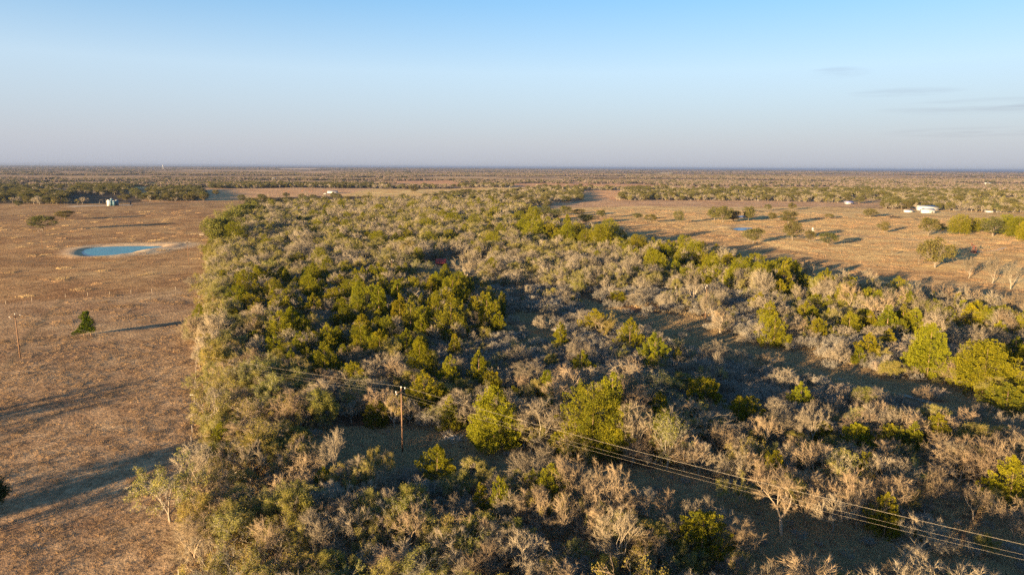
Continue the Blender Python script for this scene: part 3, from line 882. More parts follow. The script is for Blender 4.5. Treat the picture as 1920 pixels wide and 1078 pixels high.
# ------------------------------------------------------------------ trees placed one by one from the photograph
# kind, x, y of top, y of foot, width, own label, short name if it serves as a landmark
H_ = []
def T(kind, x, yt, yb, wd, label=None, lm=None, tint=None, var=None, ext=0.10):
    H_.append(dict(kind=kind, x=x, yt=yt, yb=yb + (yb - yt) * ext, w=wd, label=label, lm=lm, tint=tint, var=var))
J, B, L, SH, O = 'juniper', 'bare', 'leafy', 'shrub', 'oak'
for a in [
    # left part of the thicket
    (473, 556, 586, 36, 'dark juniper with a lopsided crown in the pale left edge of the thicket', 'the lopsided dark juniper'),
    (482, 531, 562, 24), (375, 574, 602, 26, 'small green juniper bush where the lone cedar shadow meets the thicket', 'the small juniper at the cedar shadow'),
    (580, 540, 566, 24), (590, 556, 590, 30), (638, 519, 545, 30, 'dark juniper standing alone among pale scrub above the dense juniper grove', 'the single dark juniper above the grove'),
    (673, 537, 592, 30), (711, 545, 602, 36, 'tall pointed juniper near the middle of the dense juniper grove', 'the pointed juniper in the grove'),
    (736, 533, 566, 28), (527, 592, 648, 46), (550, 585, 640, 40), (571, 600, 642, 34), (632, 593, 618, 30), (675, 601, 648, 38), (610, 650, 710, 44, 'broad juniper at the lower left corner of the juniper grove', 'the broad juniper below the grove'),
    (630, 675, 708, 34), (590, 664, 694, 30), (438, 582, 602, 22), (477, 624, 646, 26),
    (750, 560, 612, 34), (771, 572, 628, 36), (790, 598, 640, 30), (846, 571, 634, 54, 'big round juniper with one sunlit side at the right end of the grove', 'the big round juniper right of the grove'),
    (913, 565, 624, 36, 'sunlit juniper with a pale bare tree against its left face', 'the juniper with the pale tree against it'), (936, 590, 628, 26), (788, 644, 714, 52, 'broad sunlit juniper straight above the power pole', 'the broad juniper above the power pole'),
    (844, 675, 730, 40), (852, 632, 668, 26), (796, 706, 772, 66, 'broad bright juniper just right of the power pole top', 'the bright juniper beside the power pole top'),
    (898, 667, 722, 38), (918, 702, 742, 40), (1027, 702, 750, 28), (1050, 611, 650, 26), (1115, 586, 622, 46), (1090, 665, 704, 34), (1180, 604, 652, 46),
    (1227, 633, 680, 42, 'small cone-shaped bright juniper alone in the grey scrub', 'the cone-shaped juniper in the grey scrub'), (1221, 668, 697, 30),
    (1442, 571, 604, 30), (1450, 596, 646, 48, 'bright juniper at the left end of the reddish clearing', 'the bright juniper by the reddish clearing'),
    (1507, 571, 606, 34), (1521, 579, 612, 30), (1527, 556, 580, 24),
    (1319, 715, 764, 56), (1269, 655, 680, 18), (1500, 724, 768, 34), (1547, 508, 536, 24), (1528, 555, 580, 22), (1524, 580, 604, 22), (1682, 523, 552, 32),
    (1591, 589, 622, 36), (1620, 583, 606, 26), (1630, 588, 614, 22), (1662, 580, 626, 38), (1690, 577, 618, 34), (1712, 584, 622, 34), (1816, 576, 618, 42), (1907, 598, 632, 30),
    (1626, 632, 672, 36), (1664, 622, 652, 26), (1610, 655, 680, 26), (1738, 620, 700, 62, 'large bright juniper standing above the right end of the reddish clearing', 'the large juniper above the reddish clearing'), (1716, 640, 694, 40),
    (1841, 652, 732, 86, 'largest sunlit juniper near the right edge, spreading and flat-sided', 'the largest juniper near the right edge'), (1901, 637, 672, 32), (1880, 655, 690, 34), (1885, 725, 768, 70), (1916, 716, 750, 30),
    (1543, 795, 830, 34), (1603, 800, 844, 46), (1630, 812, 842, 34), (1666, 803, 842, 40), (1710, 798, 846, 36, 'neat cone-shaped juniper at the right end of the row of small junipers', 'the neat juniper ending the row'), (1755, 783, 828, 42),
    (1657, 936, 1000, 52, 'small bright juniper beside the corridor at the lower right', 'the juniper beside the lower corridor'), (1891, 866, 942, 78, 'broad bright juniper low at the right edge of the view', 'the broad juniper low at the right edge'),
    # row of junipers along the far right edge of the thicket
    (1167, 436, 460, 24), (1194, 445, 478, 34), (1140, 438, 462, 22), (1219, 468, 500, 34), (1252, 466, 490, 28), (1273, 473, 500, 30), (1284, 480, 502, 26), (1302, 478, 502, 24), (1265, 491, 518, 28),
    (1317, 455, 474, 18), (1342, 462, 490, 24), (1323, 480, 504, 24), (1365, 480, 512, 34, 'full round juniper near the middle of the long juniper row', 'the round juniper midway along the juniper row'), (1384, 480, 508, 28), (1415, 480, 510, 38), (1446, 493, 518, 34), (1469, 486, 510, 28), (1490, 493, 522, 30),
    (1467, 498, 546, 32, 'brightest and slimmest juniper at the right end of the long juniper row', 'the bright slim juniper ending the long row'), (1461, 530, 560, 28), (1484, 532, 560, 30), (1505, 518, 540, 24), (1286, 505, 526, 26), (1317, 520, 536, 24), (1338, 508, 532, 28), (1157, 549, 566, 28),
    (919, 420, 440, 18), (938, 421, 444, 22), (980, 415, 441, 22), (996, 419, 449, 30), (1014, 428, 450, 24), (1031, 423, 449, 32, 'dark full juniper near the left end of the long juniper row', 'the full juniper starting the row'), (1063, 426, 455, 28), (1082, 423, 452, 26), (1098, 434, 460, 26), (1125, 426, 464, 34), (1111, 440, 462, 24), (1046, 436, 456, 22),
    (842, 434, 456, 26), (823, 440, 456, 20), (763, 434, 456, 26), (742, 439, 460, 20), (809, 524, 564, 26), (746, 532, 570, 28), (442, 421, 454, 40), (430, 425, 450, 26), (511, 421, 436, 20), (419, 509, 526, 22), (561, 479, 500, 32), (630, 409, 430, 22), (690, 436, 455, 18),
    # lower half
    (821, 846, 912, 66, 'bushy sunlit juniper just below the clearing with the power pole', 'the bushy juniper below the power pole'), (900, 914, 978, 30), (936, 907, 985, 48), (1033, 881, 956, 58, 'glossy bright juniper at the lower middle beside the shaded clearing', 'the glossy juniper at the lower middle'),
    (1110, 739, 850, 104, 'massive round bright juniper under the power lines', 'the massive round juniper'), (1146, 711, 790, 48), (1158, 765, 848, 44), (1235, 741, 784, 34), (1383, 750, 792, 40), (1400, 750, 788, 60),
    (927, 741, 840, 78, 'broad juniper crossed by the power lines right of the pole', 'the broad juniper crossed by the power lines'), (709, 759, 798, 38, 'small round dark bush in the shade left of the power pole', 'the small dark bush left of the power pole'), (844, 751, 806, 36), (1023, 705, 768, 34),
    (417, 799, 852, 46, 'compact bright juniper in the olive left edge of the thicket', 'the compact juniper in the olive edge'), (607, 882, 925, 34),
    (1315, 974, 1045, 84, 'yellow-green feathery juniper in the lower right clearing', 'the feathery juniper in the lower right clearing'), (1720, 990, 1010, 16)]:
    T(J, *a)
for a in [
    (320, 856, 972, 126, 'wide leaning olive tree with a split trunk at the edge of the left pasture', 'the wide olive tree at the pasture edge'),
    (371, 699, 730, 44), (467, 878, 925, 56), (457, 756, 792, 46), (413, 396, 440, 40, 'rounded yellow-green tree at the far left corner of the thicket', 'the rounded tree at the far corner'), (396, 405, 445, 26), (425, 385, 415, 44), (440, 380, 402, 36),
    (1079, 1014, 1062, 58, 'bright yellow-green leafy sapling at the lower middle edge', 'the yellow-green sapling at the lower middle'), (1129, 1042, 1094, 52), (1256, 1046, 1094, 40), (1300, 1036, 1090, 42), (1385, 1038, 1100, 60),
    (1250, 778, 874, 76, 'tall olive tree right of the massive round juniper', 'the tall olive tree by the massive juniper'), (790, 486, 514, 38, 'small bright green tree with a clear stem left of the red shed', 'the small green tree by the red shed'), (700, 480, 512, 60), (735, 470, 506, 62), (1083, 506, 550, 34), (1085, 520, 552, 28),
    (440, 960, 1040, 100, 'olive tree with a bent pale trunk at the lower left', 'the olive tree with the bent trunk'), (540, 920, 1010, 84), (640, 870, 930, 60), (930, 880, 930, 44), (970, 885, 940, 48), (1850, 1000, 1036, 42), (830, 428, 455, 30), (905, 400, 425, 30),
    (985, 720, 772, 40), (1003, 712, 768, 44), (1130, 585, 630, 60), (1335, 555, 590, 30), (1640, 525, 556, 50), (600, 730, 800, 70), (510, 700, 762, 70), (470, 745, 812, 66), (560, 760, 822, 64), (410, 640, 692, 60), (430, 690, 745, 66), (740, 742, 800, 40), (1575, 845, 925, 70), (1470, 890, 960, 60), (1380, 890, 950, 66)]:
    T(L, *a)
for a in [
    (875, 474, 523, 50, 'large pale leafless tree with a clear white trunk right of the red shed', 'the pale tree by the red shed'), (928, 490, 526, 40, 'fan-shaped pale leafless tree right of the large pale tree', 'the fan-shaped pale tree'),
    (412, 580, 646, 62, 'white-barked leafless tree with a spreading crown at the left edge of the thicket', 'the white-barked tree at the left edge'), (1188, 752, 860, 66, 'pale leafless tree with a tall forked trunk beside the massive juniper', 'the forked pale tree'),
    (1155, 956, 1066, 88, 'large cream-coloured leafless tree at the lower middle', 'the large cream tree at the lower middle'), (1122, 948, 1020, 50), (1050, 930, 1014, 78), (628, 808, 896, 70, 'twisted leafless tree at the left tip of the shaded clearing', 'the twisted tree at the clearing tip'),
    (955, 925, 1000, 66, 'bleached dead tree with tangled grey limbs at the lower middle', 'the bleached dead tree'), (1725, 966, 1040, 80, 'bright cream-coloured leafless tree at the right end of the corridor', 'the cream tree in the right corridor'),
    (1465, 885, 996, 84, 'pale many-stemmed leafless tree at the end of the right thicket', 'the many-stemmed pale tree'), (1430, 860, 940, 70), (1796, 840, 902, 106, 'broad tan leafless tree with a dark trunk near the right edge', 'the broad tan tree near the right edge'), (1745, 882, 944, 76, 'leafless tree with swept limbs leaning to the right', 'the swept leafless tree'),
    (1825, 905, 968, 60), (1900, 932, 1004, 80), (1728, 724, 760, 42, 'small round tan leafless tree alone beside the dirt track', 'the small tan tree by the dirt track'), (1807, 762, 810, 46), (1895, 772, 816, 56), (1567, 742, 782, 34), (1632, 728, 772, 60, 'wide low tan tree with crooked limbs below the dirt track', 'the crooked tan tree below the track'),
    (1753, 582, 630, 54, 'fan-shaped tan leafless tree at the right side of the thicket', 'the tan fan-shaped tree'), (1568, 644, 684, 40), (1299, 504, 565, 34), (1492, 532, 572, 34), (1350, 580, 620, 34), (1325, 545, 596, 26), (1810, 615, 655, 60), (1900, 545, 600, 44), (1760, 530, 580, 46), (1510, 490, 530, 30), (1625, 505, 545, 34),
    (1590, 530, 590, 44), (1352, 600, 622, 50), (1440, 660, 690, 50), (1340, 640, 680, 60), (660, 650, 690, 50), (815, 610, 646, 34, 'small tan leafless tree right of the dense juniper grove', 'the small tan tree right of the grove'), (820, 680, 716, 40), (905, 590, 625, 40), (600, 575, 600, 36), (370, 830, 905, 70, 'ghostly grey leafless tree leaning over the pasture edge', 'the ghostly grey tree at the pasture edge'), (470, 830, 900, 70), (560, 840, 905, 80), (390, 1010, 1070, 80),
    (720, 880, 930, 60), (860, 905, 950, 40), (770, 950, 1040, 60), (660, 950, 1030, 70), (590, 960, 1050, 80), (500, 970, 1060, 80), (840, 990, 1068, 80), (980, 1000, 1085, 90), (910, 1020, 1100, 80), (1245, 920, 985, 60), (1290, 940, 1000, 60), (1210, 1030, 1095, 60), (1310, 830, 890, 60), (1375, 845, 905, 70), (1350, 800, 860, 60), (1435, 780, 850, 50), (1490, 770, 830, 60),
    (1520, 760, 830, 54), (1530, 830, 905, 80), (1590, 880, 960, 80), (1605, 900, 985, 70), (1690, 860, 930, 60), (1648, 850, 920, 50), (1560, 930, 992, 70), (1510, 915, 985, 60)]:
    T(B, *a)
# trees of the open pastures
for a in [
    (80, 404, 432, 42, 'solitary thin-crowned oak on the red pasture beyond the left pond', 'the solitary oak on the left pasture'), (122, 395, 410, 30, None, None), (35, 376, 388, 14, None, None),
    (1753, 447, 501, 56, 'biggest oak of the golden pasture, left of the right pumpjack', 'the biggest pasture oak'), (1412, 428, 457, 36, 'oak standing in front of the front pond of the golden pasture', 'the oak in front of the pasture pond'), (1486, 414, 451, 34, 'dark full oak in the middle of the golden pasture', 'the dark oak in the middle pasture'), (1478, 395, 418, 30, None, None),
    (1355, 384, 416, 40, 'oak group leader at the left of the rear pond', 'the oak left of the rear pond'), (1375, 394, 414, 26, None, None), (1340, 388, 412, 26, None, None), (1403, 387, 413, 20, None, None), (1448, 399, 414, 16, None, None), (1518, 432, 455, 18, None, None), (1552, 436, 462, 30, None, None), (1632, 391, 408, 26, 'round oak with a cow under it near the black cattle', 'the round oak by the cattle'),
    (1658, 415, 437, 16, None, None), (1649, 420, 430, 12, None, None), (1555, 401, 410, 14, None, None), (1740, 408, 442, 34, 'pale grey-green oak left of the green tree clump in the pasture', 'the pale oak left of the green clump'), (1862, 407, 443, 52, 'wide oak with a pale trunk in front of the green tree clump', 'the wide oak with the pale trunk'),
    (1272, 395, 417, 18, 'small dark oval tree at the left of the golden pasture', 'the small oval pasture tree'), (1220, 402, 417, 20, None, None), (1195, 400, 412, 18, None, None), (1098, 402, 420, 30, 'low dark oak beyond the left end of the juniper row', 'the low dark oak beyond the juniper row'), (1127, 394, 408, 18, None, None), (1040, 392, 412, 26, None, None), (1060, 386, 405, 24, None, None), (1020, 384, 404, 24, None, None), (1012, 395, 414, 26, None, None), (1085, 392, 404, 22, None, None), (1000, 395, 420, 26, None, None),
    (1690, 373, 390, 22, None, None), (1672, 374, 389, 20, None, None), (1706, 375, 391, 22, None, None), (1660, 374, 388, 16, None, None), (1900, 408, 440, 44, None, None),
    (50, 362, 379, 22, None, None), (12, 365, 379, 18, None, None), (95, 365, 382, 26, None, None), (112, 366, 380, 20, None, None), (215, 346, 365, 26, None, None), (190, 350, 365, 20, None, None), (255, 350, 371, 30, None, None), (235, 364, 376, 22, None, None), (268, 365, 376, 20, None, None), (383, 360, 376, 16, None, None), (776, 348, 362, 22, None, None), (405, 356, 366, 12, None, None), (1610, 368, 381, 20, None, None), (1485, 380, 393, 14, None, None), (1440, 383, 394, 12, None, None)]:
    T(O, *a, ext=0.02)
for a in [(418, 388, 446, 46), (398, 402, 450, 34), (436, 384, 430, 44), (460, 379, 412, 44), (480, 376, 404, 40), (408, 396, 462, 30)]: T(O, *a, ext=.05, tint=(1.15, 1.25, .8))
T(J, 1799, 400, 440, 30, 'tall bright green tree at the left of the green clump in the pasture', 'the tall green tree in the pasture clump', ext=.02)
for a in [(1820, 412, 436, 26), (1841, 412, 434, 26), (1885, 406, 440, 30), (1908, 405, 445, 34), (1928, 420, 452, 44), (1765, 421, 432, 16)]: T(J, *a, ext=.02)
for a in [(1722, 470, 498, 20), (1672, 468, 480, 6), (1816, 482, 520, 26), (1860, 480, 530, 30), (1895, 490, 540, 34)]: T(B, *a, ext=.02, tint=(.72, .72, .72))

def hand_to_world():
    out = []
    for q in H_:
        x, y = G(q['x'], q['yb'])
        z0 = hz(x, y)
        dep = float(proj(x, y, z0)[2])
        d = ray(q['x'], q['yt']); D = math.hypot(x, y)
        h = CAM_H + D * d[2] / math.hypot(d[0], d[1]) - z0
        wd = q['w'] * dep / FPX
        # keep growth plausible
        if q['kind'] == J: h *= 1.14; wd *= 1.34
        else: wd *= 1.12
        h = float(np.clip(h, 1.2, 14)); wd = float(np.clip(wd, .9, 17))
        out.append(dict(kind=q['kind'], x=float(x), y=float(y), z=z0, h=h, w=wd, label=q['label'], lm=q['lm'], hand=True, tint=q['tint'], var=q['var']))
    return out
TREES = hand_to_world()

# ------------------------------------------------------------------ trees filling the thicket
class Disc:
    def __init__(s, cell=3.0): s.c = cell; s.g = {}
    def ok(s, x, y, r):
        k = int(math.ceil((r + 1e-6) / s.c)); i, j = int(x // s.c), int(y // s.c)
        for a in range(i - k, i + k + 1):
            for b in range(j - k, j + k + 1):
                for (u, v, q) in s.g.get((a, b), ()):
                    if (u - x) ** 2 + (v - y) ** 2 < max(r, q * .8) ** 2 * .9: return False
        return True
    def add(s, x, y, r): s.g.setdefault((int(x // s.c), int(y // s.c)), []).append((x, y, r))
disc = Disc()
for t in TREES: disc.add(t['x'], t['y'], max(1.4, t['w'] * (.40 if t['kind'] == J else .30)))
for (ax, ay) in [(755, 852), (38, 672), (354, 493), (80, 467), (1322, 597), (820, 496), (835, 497), (815, 499)]:
    gx, gy = G(ax, ay); disc.add(gx, gy, 3.0)

VIEW = [(t['x'], t['y'], t['w'], t['h'], math.hypot(t['x'], t['y'])) for t in TREES if math.hypot(t['x'], t['y']) < 480]
for (ax, ay, aw, ah) in [(826, 498, 8, 3.2), (755, 852, 3, 11), (1322, 597, 2.5, 9), (790, 514, 4, 4), (817, 500, 4, 2)]:
    gx, gy = G(ax, ay); VIEW.append((gx, gy, aw, ah * .6, math.hypot(gx, gy)))
for (ax, ay) in [(1430, 670), (1460, 672), (1500, 686), (1530, 697), (1565, 707), (1600, 716), (1630, 724), (1660, 731), (1690, 739), (1720, 746), (1755, 757)]:
    gx, gy = G(ax, ay); disc.add(gx, gy, 2.6); VIEW.append((gx, gy, 3.5, 1.3, math.hypot(gx, gy)))
for (ax, ay) in [(1110, 580), (1160, 590), (1210, 602), (1260, 612), (1310, 625), (1360, 645), (1410, 662), (1460, 680), (1520, 698), (1580, 715), (1640, 733), (1700, 750), (1760, 768), (1820, 785), (1880, 805)]:
    gx, gy = G(ax, ay); VIEW.append((gx, gy, 9.0, 1.2, math.hypot(gx, gy)))
VX = np.array([v[0] for v in VIEW]); VY = np.array([v[1] for v in VIEW]); VW = np.array([v[2] for v in VIEW]); VH = np.array([v[3] for v in VIEW]); VD = np.array([v[4] for v in VIEW])
def in_front(x, y, d, h, rad):
    """would a crown here stand before one of the trees seen whole in the photograph?"""
    lat = np.abs(VX * y - VY * x) / VD
    gap = (VX * x + VY * y) / VD
    gap = VD - gap
    reach = np.maximum(h * VD / CAM_H - 1.0, 0)            # how far behind itself a crown of this height hides the ground
    hid = h * .9 - gap * CAM_H / VD                         # height of the other tree hidden by this one
    return bool(np.any((gap > 0) & (gap < 60) & (lat < VW * .42 + rad * .6) & (hid > VH * .38)))
def fill_wood():
    r = np.random.default_rng(77)
    n = 120000
    # more tries close to the camera: sample distance evenly in area up to the back of the wood
    dist = np.sqrt(r.uniform(40 ** 2, 1150 ** 2, n)); dist[: n // 2] = np.sqrt(r.uniform(40 ** 2, 330 ** 2, n // 2))
    ang = np.radians(r.uniform(-27, 40, n))
    X = dist * np.sin(ang); Y = dist * np.cos(ang)
    order = np.argsort(dist)
    px, py, dep = proj(X, Y, 0 * X)
    wob = np.clip(140 / dist, .2, 1)
    wood = inpoly(px + (fbm(X, Y, 20, 63, 3) - .5) * 130 * wob, py + (fbm(X, Y, 16, 65, 3) - .5) * 16 * wob, WOOD_PX) & (dep > 20)
    opn = {}
    for nm, P in (('c1', C1_PX), ('c2', C2_PX), ('c3', C3_PX), ('c4', C4_PX), ('c5', C5_PX), ('c6', C6_PX)): opn[nm] = inpoly(px, py, P)
    edist = segdist(X, Y, wpoly([(1010, 426), (1080, 440), (1140, 458), (1250, 483), (1350, 504), (1450, 528), (1550, 550), (1700, 574), (1800, 590), (1960, 612)] + [(1959, 613), (1010, 427)]))
    U = r.uniform(0, 1, (n, 6))
    nz = fbm(X, Y, 34, 61, 3); nz2 = fbm(X, Y, 22, 67, 2)
    GROVE = inpoly(px, py, [(430, 545), (640, 525), (830, 535), (950, 580), (930, 640), (800, 660), (690, 730), (560, 720), (470, 650)])
    ROW = inpoly(px, py, [(980, 418), (1130, 434), (1300, 476), (1500, 512), (1570, 560), (1500, 575), (1430, 556), (1290, 530), (1110, 470), (980, 445)])
    EAST = inpoly(px, py, [(1420, 570), (1560, 585), (1940, 600), (1940, 740), (1700, 700), (1560, 680), (1420, 640)])
    gap = fbm(X, Y, 15, 69, 2)
    # a tall close edge stands along the right-hand pasture
    line = wpoly([(1000, 430), (1080, 441), (1140, 459), (1250, 484), (1350, 505), (1450, 529), (1550, 551), (1700, 575), (1800, 591), (1960, 613), (2150, 640)])
    for (x1, y1), (x2, y2) in zip(line[:-1], line[1:]):
        L_ = math.hypot(x2 - x1, y2 - y1); ux, uy = (x2 - x1) / L_, (y2 - y1) / L_
        q = 0
        while q < L_:
            q += r.uniform(1.6, 3.6); off = r.uniform(-1.5, 15)
            x = x1 + ux * q - abs(uy) * off * .4 ; y = y1 + uy * q - off
            a = float(proj(x, y)[0])
            z = r.uniform()
            k = J if z < (.5 if a < 1560 else .14) else (B if z < .84 else L)
            h = r.uniform(5.8, 9.4); wd = h * r.uniform(.6, .85)
            if not disc.ok(x, y, wd * .24) or in_front(x, y, math.hypot(x, y), h * .6, 1.5): continue
            disc.add(x, y, wd * .24)
            TREES.append(dict(kind=k, x=float(x), y=float(y), z=0.0, h=float(h), w=float(wd), label=None, lm=None, hand=False, tint=None, var=None))
    for i in r.permutation(n):
        if not wood[i]: continue
        if py[i] > 1135 and U[i][5] > .22: continue
        if gap[i] > .66 and dist[i] < 330 and U[i][5] < .85: continue
        x, y, d = X[i], Y[i], dist[i]; u = U[i]; a, b = px[i], py[i]
        hard = opn['c1'][i] or opn['c3'][i] or opn['c5'][i] or opn['c6'][i]
        weed = hard and u[0] < .06
        if hard and not weed: continue
        soft = opn['c2'][i] or opn['c4'][i]
        if soft and u[0] > .018: continue
        sp = 3.4 + .0042 * d
        edge = edist[i] < 34 and a > 1000 and 430 < b < 640
        scrub = (860 < a < 1420 and 545 < b < 735) or (600 < a < 1000 and 600 < b < 730) or soft or (1240 < a < 1800 and 640 < b < 790)
        left = a < 560 + max(0, (b - 560)) * .05 and b > 470
        low = b > 880 and a < 960
        if GROVE[i]: k = J if u[1] < .34 else (B if u[1] < .56 else (L if u[1] < .70 else SH))
        elif ROW[i]: k = J if u[1] < .55 else (B if u[1] < .85 else L)
        elif scrub: k = SH if u[1] < .82 else (B if u[1] < .93 else L)
        elif EAST[i]: k = J if u[1] < .20 else (B if u[1] < .80 else L)
        elif b < 480: k = L if u[1] < .52 + (nz[i] - .5) else (B if u[1] < .90 else J)
        elif left: k = L if u[1] < .68 + (nz[i] - .5) * .8 else (B if u[1] < .95 else SH)
        elif low: k = L if u[1] < .34 + (nz[i] - .5) * 1.2 else (B if u[1] < .90 else SH)
        elif b < 560: k = L if u[1] < .50 + (nz[i] - .5) * 1.2 else (B if u[1] < .95 else J)
        else: k = B if u[1] < .60 else (L if u[1] < .82 else (J if u[1] < .87 else SH))
        if k == SH: h = 1.7 + 1.5 * u[2]; wd = h * (1.15 + .7 * u[3]); rad = 1.3 + .7 * u[5]
        elif k == B: h = (3.8 + 4.6 * u[2] ** 1.6) * (.72 if scrub else 1); wd = h * (.95 + .5 * u[3]); rad = wd * .30
        elif k == L: h = (3.3 + 4.0 * u[2] ** 1.6) * (.75 if scrub else 1); h *= 1.06; wd = h * (1.0 + .5 * u[3]); rad = wd * .31
        else: h = (4.8 if GROVE[i] else 3.6) + 4.0 * u[2]; wd = h * (.7 + .3 * u[3]); rad = wd * .38
        if k == B and b > 690 and a > 900: h *= 1.14
        if weed: k = SH; h = .45 + .7 * u[2] ** 2; wd = h * (1.2 + u[3]); rad = .7
        if d > 330:
            h *= 1.12; wd *= 1.25; rad *= 1.25
        if edge and k != SH: h = max(h * 1.3, 6.8 + 2.4 * u[2]); wd = h * (.65 + .35 * u[3]); rad = wd * .21
        if low and k in (B, L): h = 3.9 + 1.5 * u[2]; wd = h * (.95 + .5 * u[3])
        h *= (.82 + .36 * nz2[i]) if not low else (.92 + .16 * nz2[i])
        rad = max(rad, sp * .42)
        if not disc.ok(x, y, rad): continue
        if in_front(x, y, d, h, rad):
            if u[4] > .55: continue
            k = SH; h = 1.3 + .8 * u[2]; wd = h * 1.3
            if in_front(x, y, d, h, 1.0): continue
        disc.add(x, y, rad)
        TREES.append(dict(kind=k, x=float(x), y=float(y), z=0.0, h=float(h), w=float(wd), label=None, lm=None, hand=False, tint=None, var=None))
fill_wood()

# hedgerows, groves and brush of the middle distance
OPEN_PX = [
    [(-400, 700), (-400, 381), (120, 384), (300, 379), (440, 374), (470, 384), (400, 450), (380, 700)],
    [(985, 398), (1040, 384), (1090, 376), (1180, 377), (1440, 377), (1640, 382), (1700, 392), (1800, 396), (1960, 402), (2200, 450), (2300, 700), (1800, 600), (1500, 545), (1140, 465), (1000, 430)],
    [(540, 367), (545, 354), (690, 352.5), (800, 355), (1010, 350), (1000, 358), (870, 366), (760, 369)],
    [(245, 358), (258, 340), (392, 339), (396, 357), (330, 359)],
    [(385, 354), (560, 352), (700, 352.5), (640, 366), (460, 372), (400, 378), (385, 366)],
    [(722, 350), (727, 339.5), (860, 340), (1160, 344), (1230, 347), (1300, 350), (1200, 356), (1090, 352), (950, 351)],
    [(1090, 378), (1090, 358), (1165, 357), (1160, 376)],
    [(1755, 376), (1780, 371), (1940, 370), (1940, 377)],
    [(1340, 352), (1380, 346), (1500, 346), (1560, 351), (1460, 356)],
    [(140, 382), (140, 368), (270, 370), (270, 380)],
]
DENSE_PX = [
    [(-200, 381), (-200, 366), (100, 364), (130, 372), (110, 382)], [(130, 366), (140, 352), (240, 348), (240, 364)], [(275, 378), (285, 358), (380, 356), (382, 377)], [(390, 352), (395, 336), (530, 332), (530, 351)],
    [(512, 352), (520, 336), (720, 338), (720, 350)], [(992, 373), (995, 362), (1092, 362), (1090, 373)], [(1165, 376), (1168, 362), (1440, 358), (1700, 358), (1700, 373), (1440, 376)],
    [(1655, 392), (1660, 376), (1790, 378), (1800, 392)], [(1790, 396), (1800, 380), (1960, 378), (1960, 400)], [(862, 352), (865, 344), (960, 345), (960, 353)], [(1560, 358), (1570, 325), (1960, 322), (1960, 368), (1700, 372)],
]
def fill_far():
    r = np.random.default_rng(79)
    n = 60000
    dist = np.sqrt(r.uniform(420 ** 2, 1700 ** 2, n)); ang = np.radians(r.uniform(-41, 41, n))
    X = dist * np.sin(ang); Y = dist * np.cos(ang)
    px, py, dep = proj(X, Y, 0 * X)
    bad = inpoly(px, py, WOOD_PX)
    for P in OPEN_PX: bad |= inpoly(px, py, P)
    den = np.zeros(n, bool)
    for P in DENSE_PX: den |= inpoly(px, py, P)
    nz = fbm(X * .5, Y, 130, 71, 3)
    U = r.uniform(0, 1, (n, 5))
    for i in range(n):
        if bad[i] and not den[i]: continue
        u = U[i]
        if not den[i] and nz[i] < (.51 if px[i] < 800 else .545) and u[0] > .03: continue
        if u[0] > (.75 if den[i] else .80): continue
        k = O if u[1] < (.48 if px[i] < 700 else .20) else (L if u[1] < (.64 if px[i] < 700 else .42) else (B if u[1] < .90 else SH))
        h = {O: 6.0 + 4 * u[2], L: 5 + 3 * u[2], B: 5 + 3 * u[2], SH: 2.2 + u[2]}[k]
        wd = h * (1.0 + .4 * u[3]); rad = max(3.2, wd * .42) * (1.0 if den[i] else 1.25)
        if not disc.ok(X[i], Y[i], rad): continue
        disc.add(X[i], Y[i], rad)
        TREES.append(dict(kind=k, x=float(X[i]), y=float(Y[i]), z=0.0, h=float(h), w=float(wd), label=None, lm=None, hand=False, tint=None, var=None))
fill_far()
# neighbours just outside the view on the sunny side, whose long shadows reach into it
for (py, back, lat, k, h, wd) in [(945, 22, 2, L, 8, 11), (945, 40, -4, B, 9, 11), (955, 60, 3, L, 9, 12), (930, 52, 7, B, 9, 10), (778, 38, 0, B, 8.5, 11), (790, 58, 3, B, 9.5, 12), (772, 75, -3, L, 9, 10), (1000, 20, 0, B, 7, 10)]:
    gx, gy = G(-12, py)
    x = gx - back * math.sin(SUN_AZ) + lat * math.cos(SUN_AZ); y = gy - back * math.cos(SUN_AZ) - lat * math.sin(SUN_AZ)
    TREES.append(dict(kind=k, x=float(x), y=float(y), z=0, h=h, w=wd, label=None, lm=None, hand=False, tint=None, var=None, off=True))

XX = np.array([t['x'] for t in TREES]); YY = np.array([t['y'] for t in TREES])
ZZ = hgt(XX, YY)
for t, z in zip(TREES, ZZ): t['z'] = float(z)
pxs, pys, deps = proj(XX, YY, ZZ + 2.0)
rv = np.random.default_rng(5)
for i, t in enumerate(TREES):
    t['px'], t['py'], t['dep'] = float(pxs[i]), float(pys[i]), float(deps[i])
    ptop = float(proj(t['x'], t['y'], t['z'] + t['h'])[1])
    inv = t['dep'] > 5 and -20 < t['px'] < 1940 and ptop < 1075 and t['py'] < 1180
    t['size'] = t['h'] * t['w'] / t['dep'] ** 2 if inv else -1.0
    pr = PROTO[t['kind']]
    if t['var'] is None: t['var'] = int(rv.integers(0, len(pr)))
    t['rz'] = float(rv.uniform(0, 6.283))
    if t['hand'] : # pick the build that is nearest in proportion
        asp = t['h'] / t['w']
        sc = [abs(math.log((p.h / p.w) / asp)) + .5 * abs(math.log(t['h'] / p.h)) + rv.uniform(0, .25) for p in pr]
        t['var'] = int(np.argmin(sc))
    if t['tint'] is None:
        if t['kind'] in (B, SH):
            k = rv.uniform(0, 1)
            base = np.array([1.02, 1.0, .98]) if k < .5 else (np.array([1.10, .98, .86]) if k < .88 else np.array([1.04, .90, .80]))
            t['tint'] = tuple(base * rv.uniform(.85, 1.15))
        else: t['tint'] = tuple(np.array([rv.uniform(.92, 1.12), 1.0, rv.uniform(.85, 1.1)]) * rv.uniform(.85, 1.15))
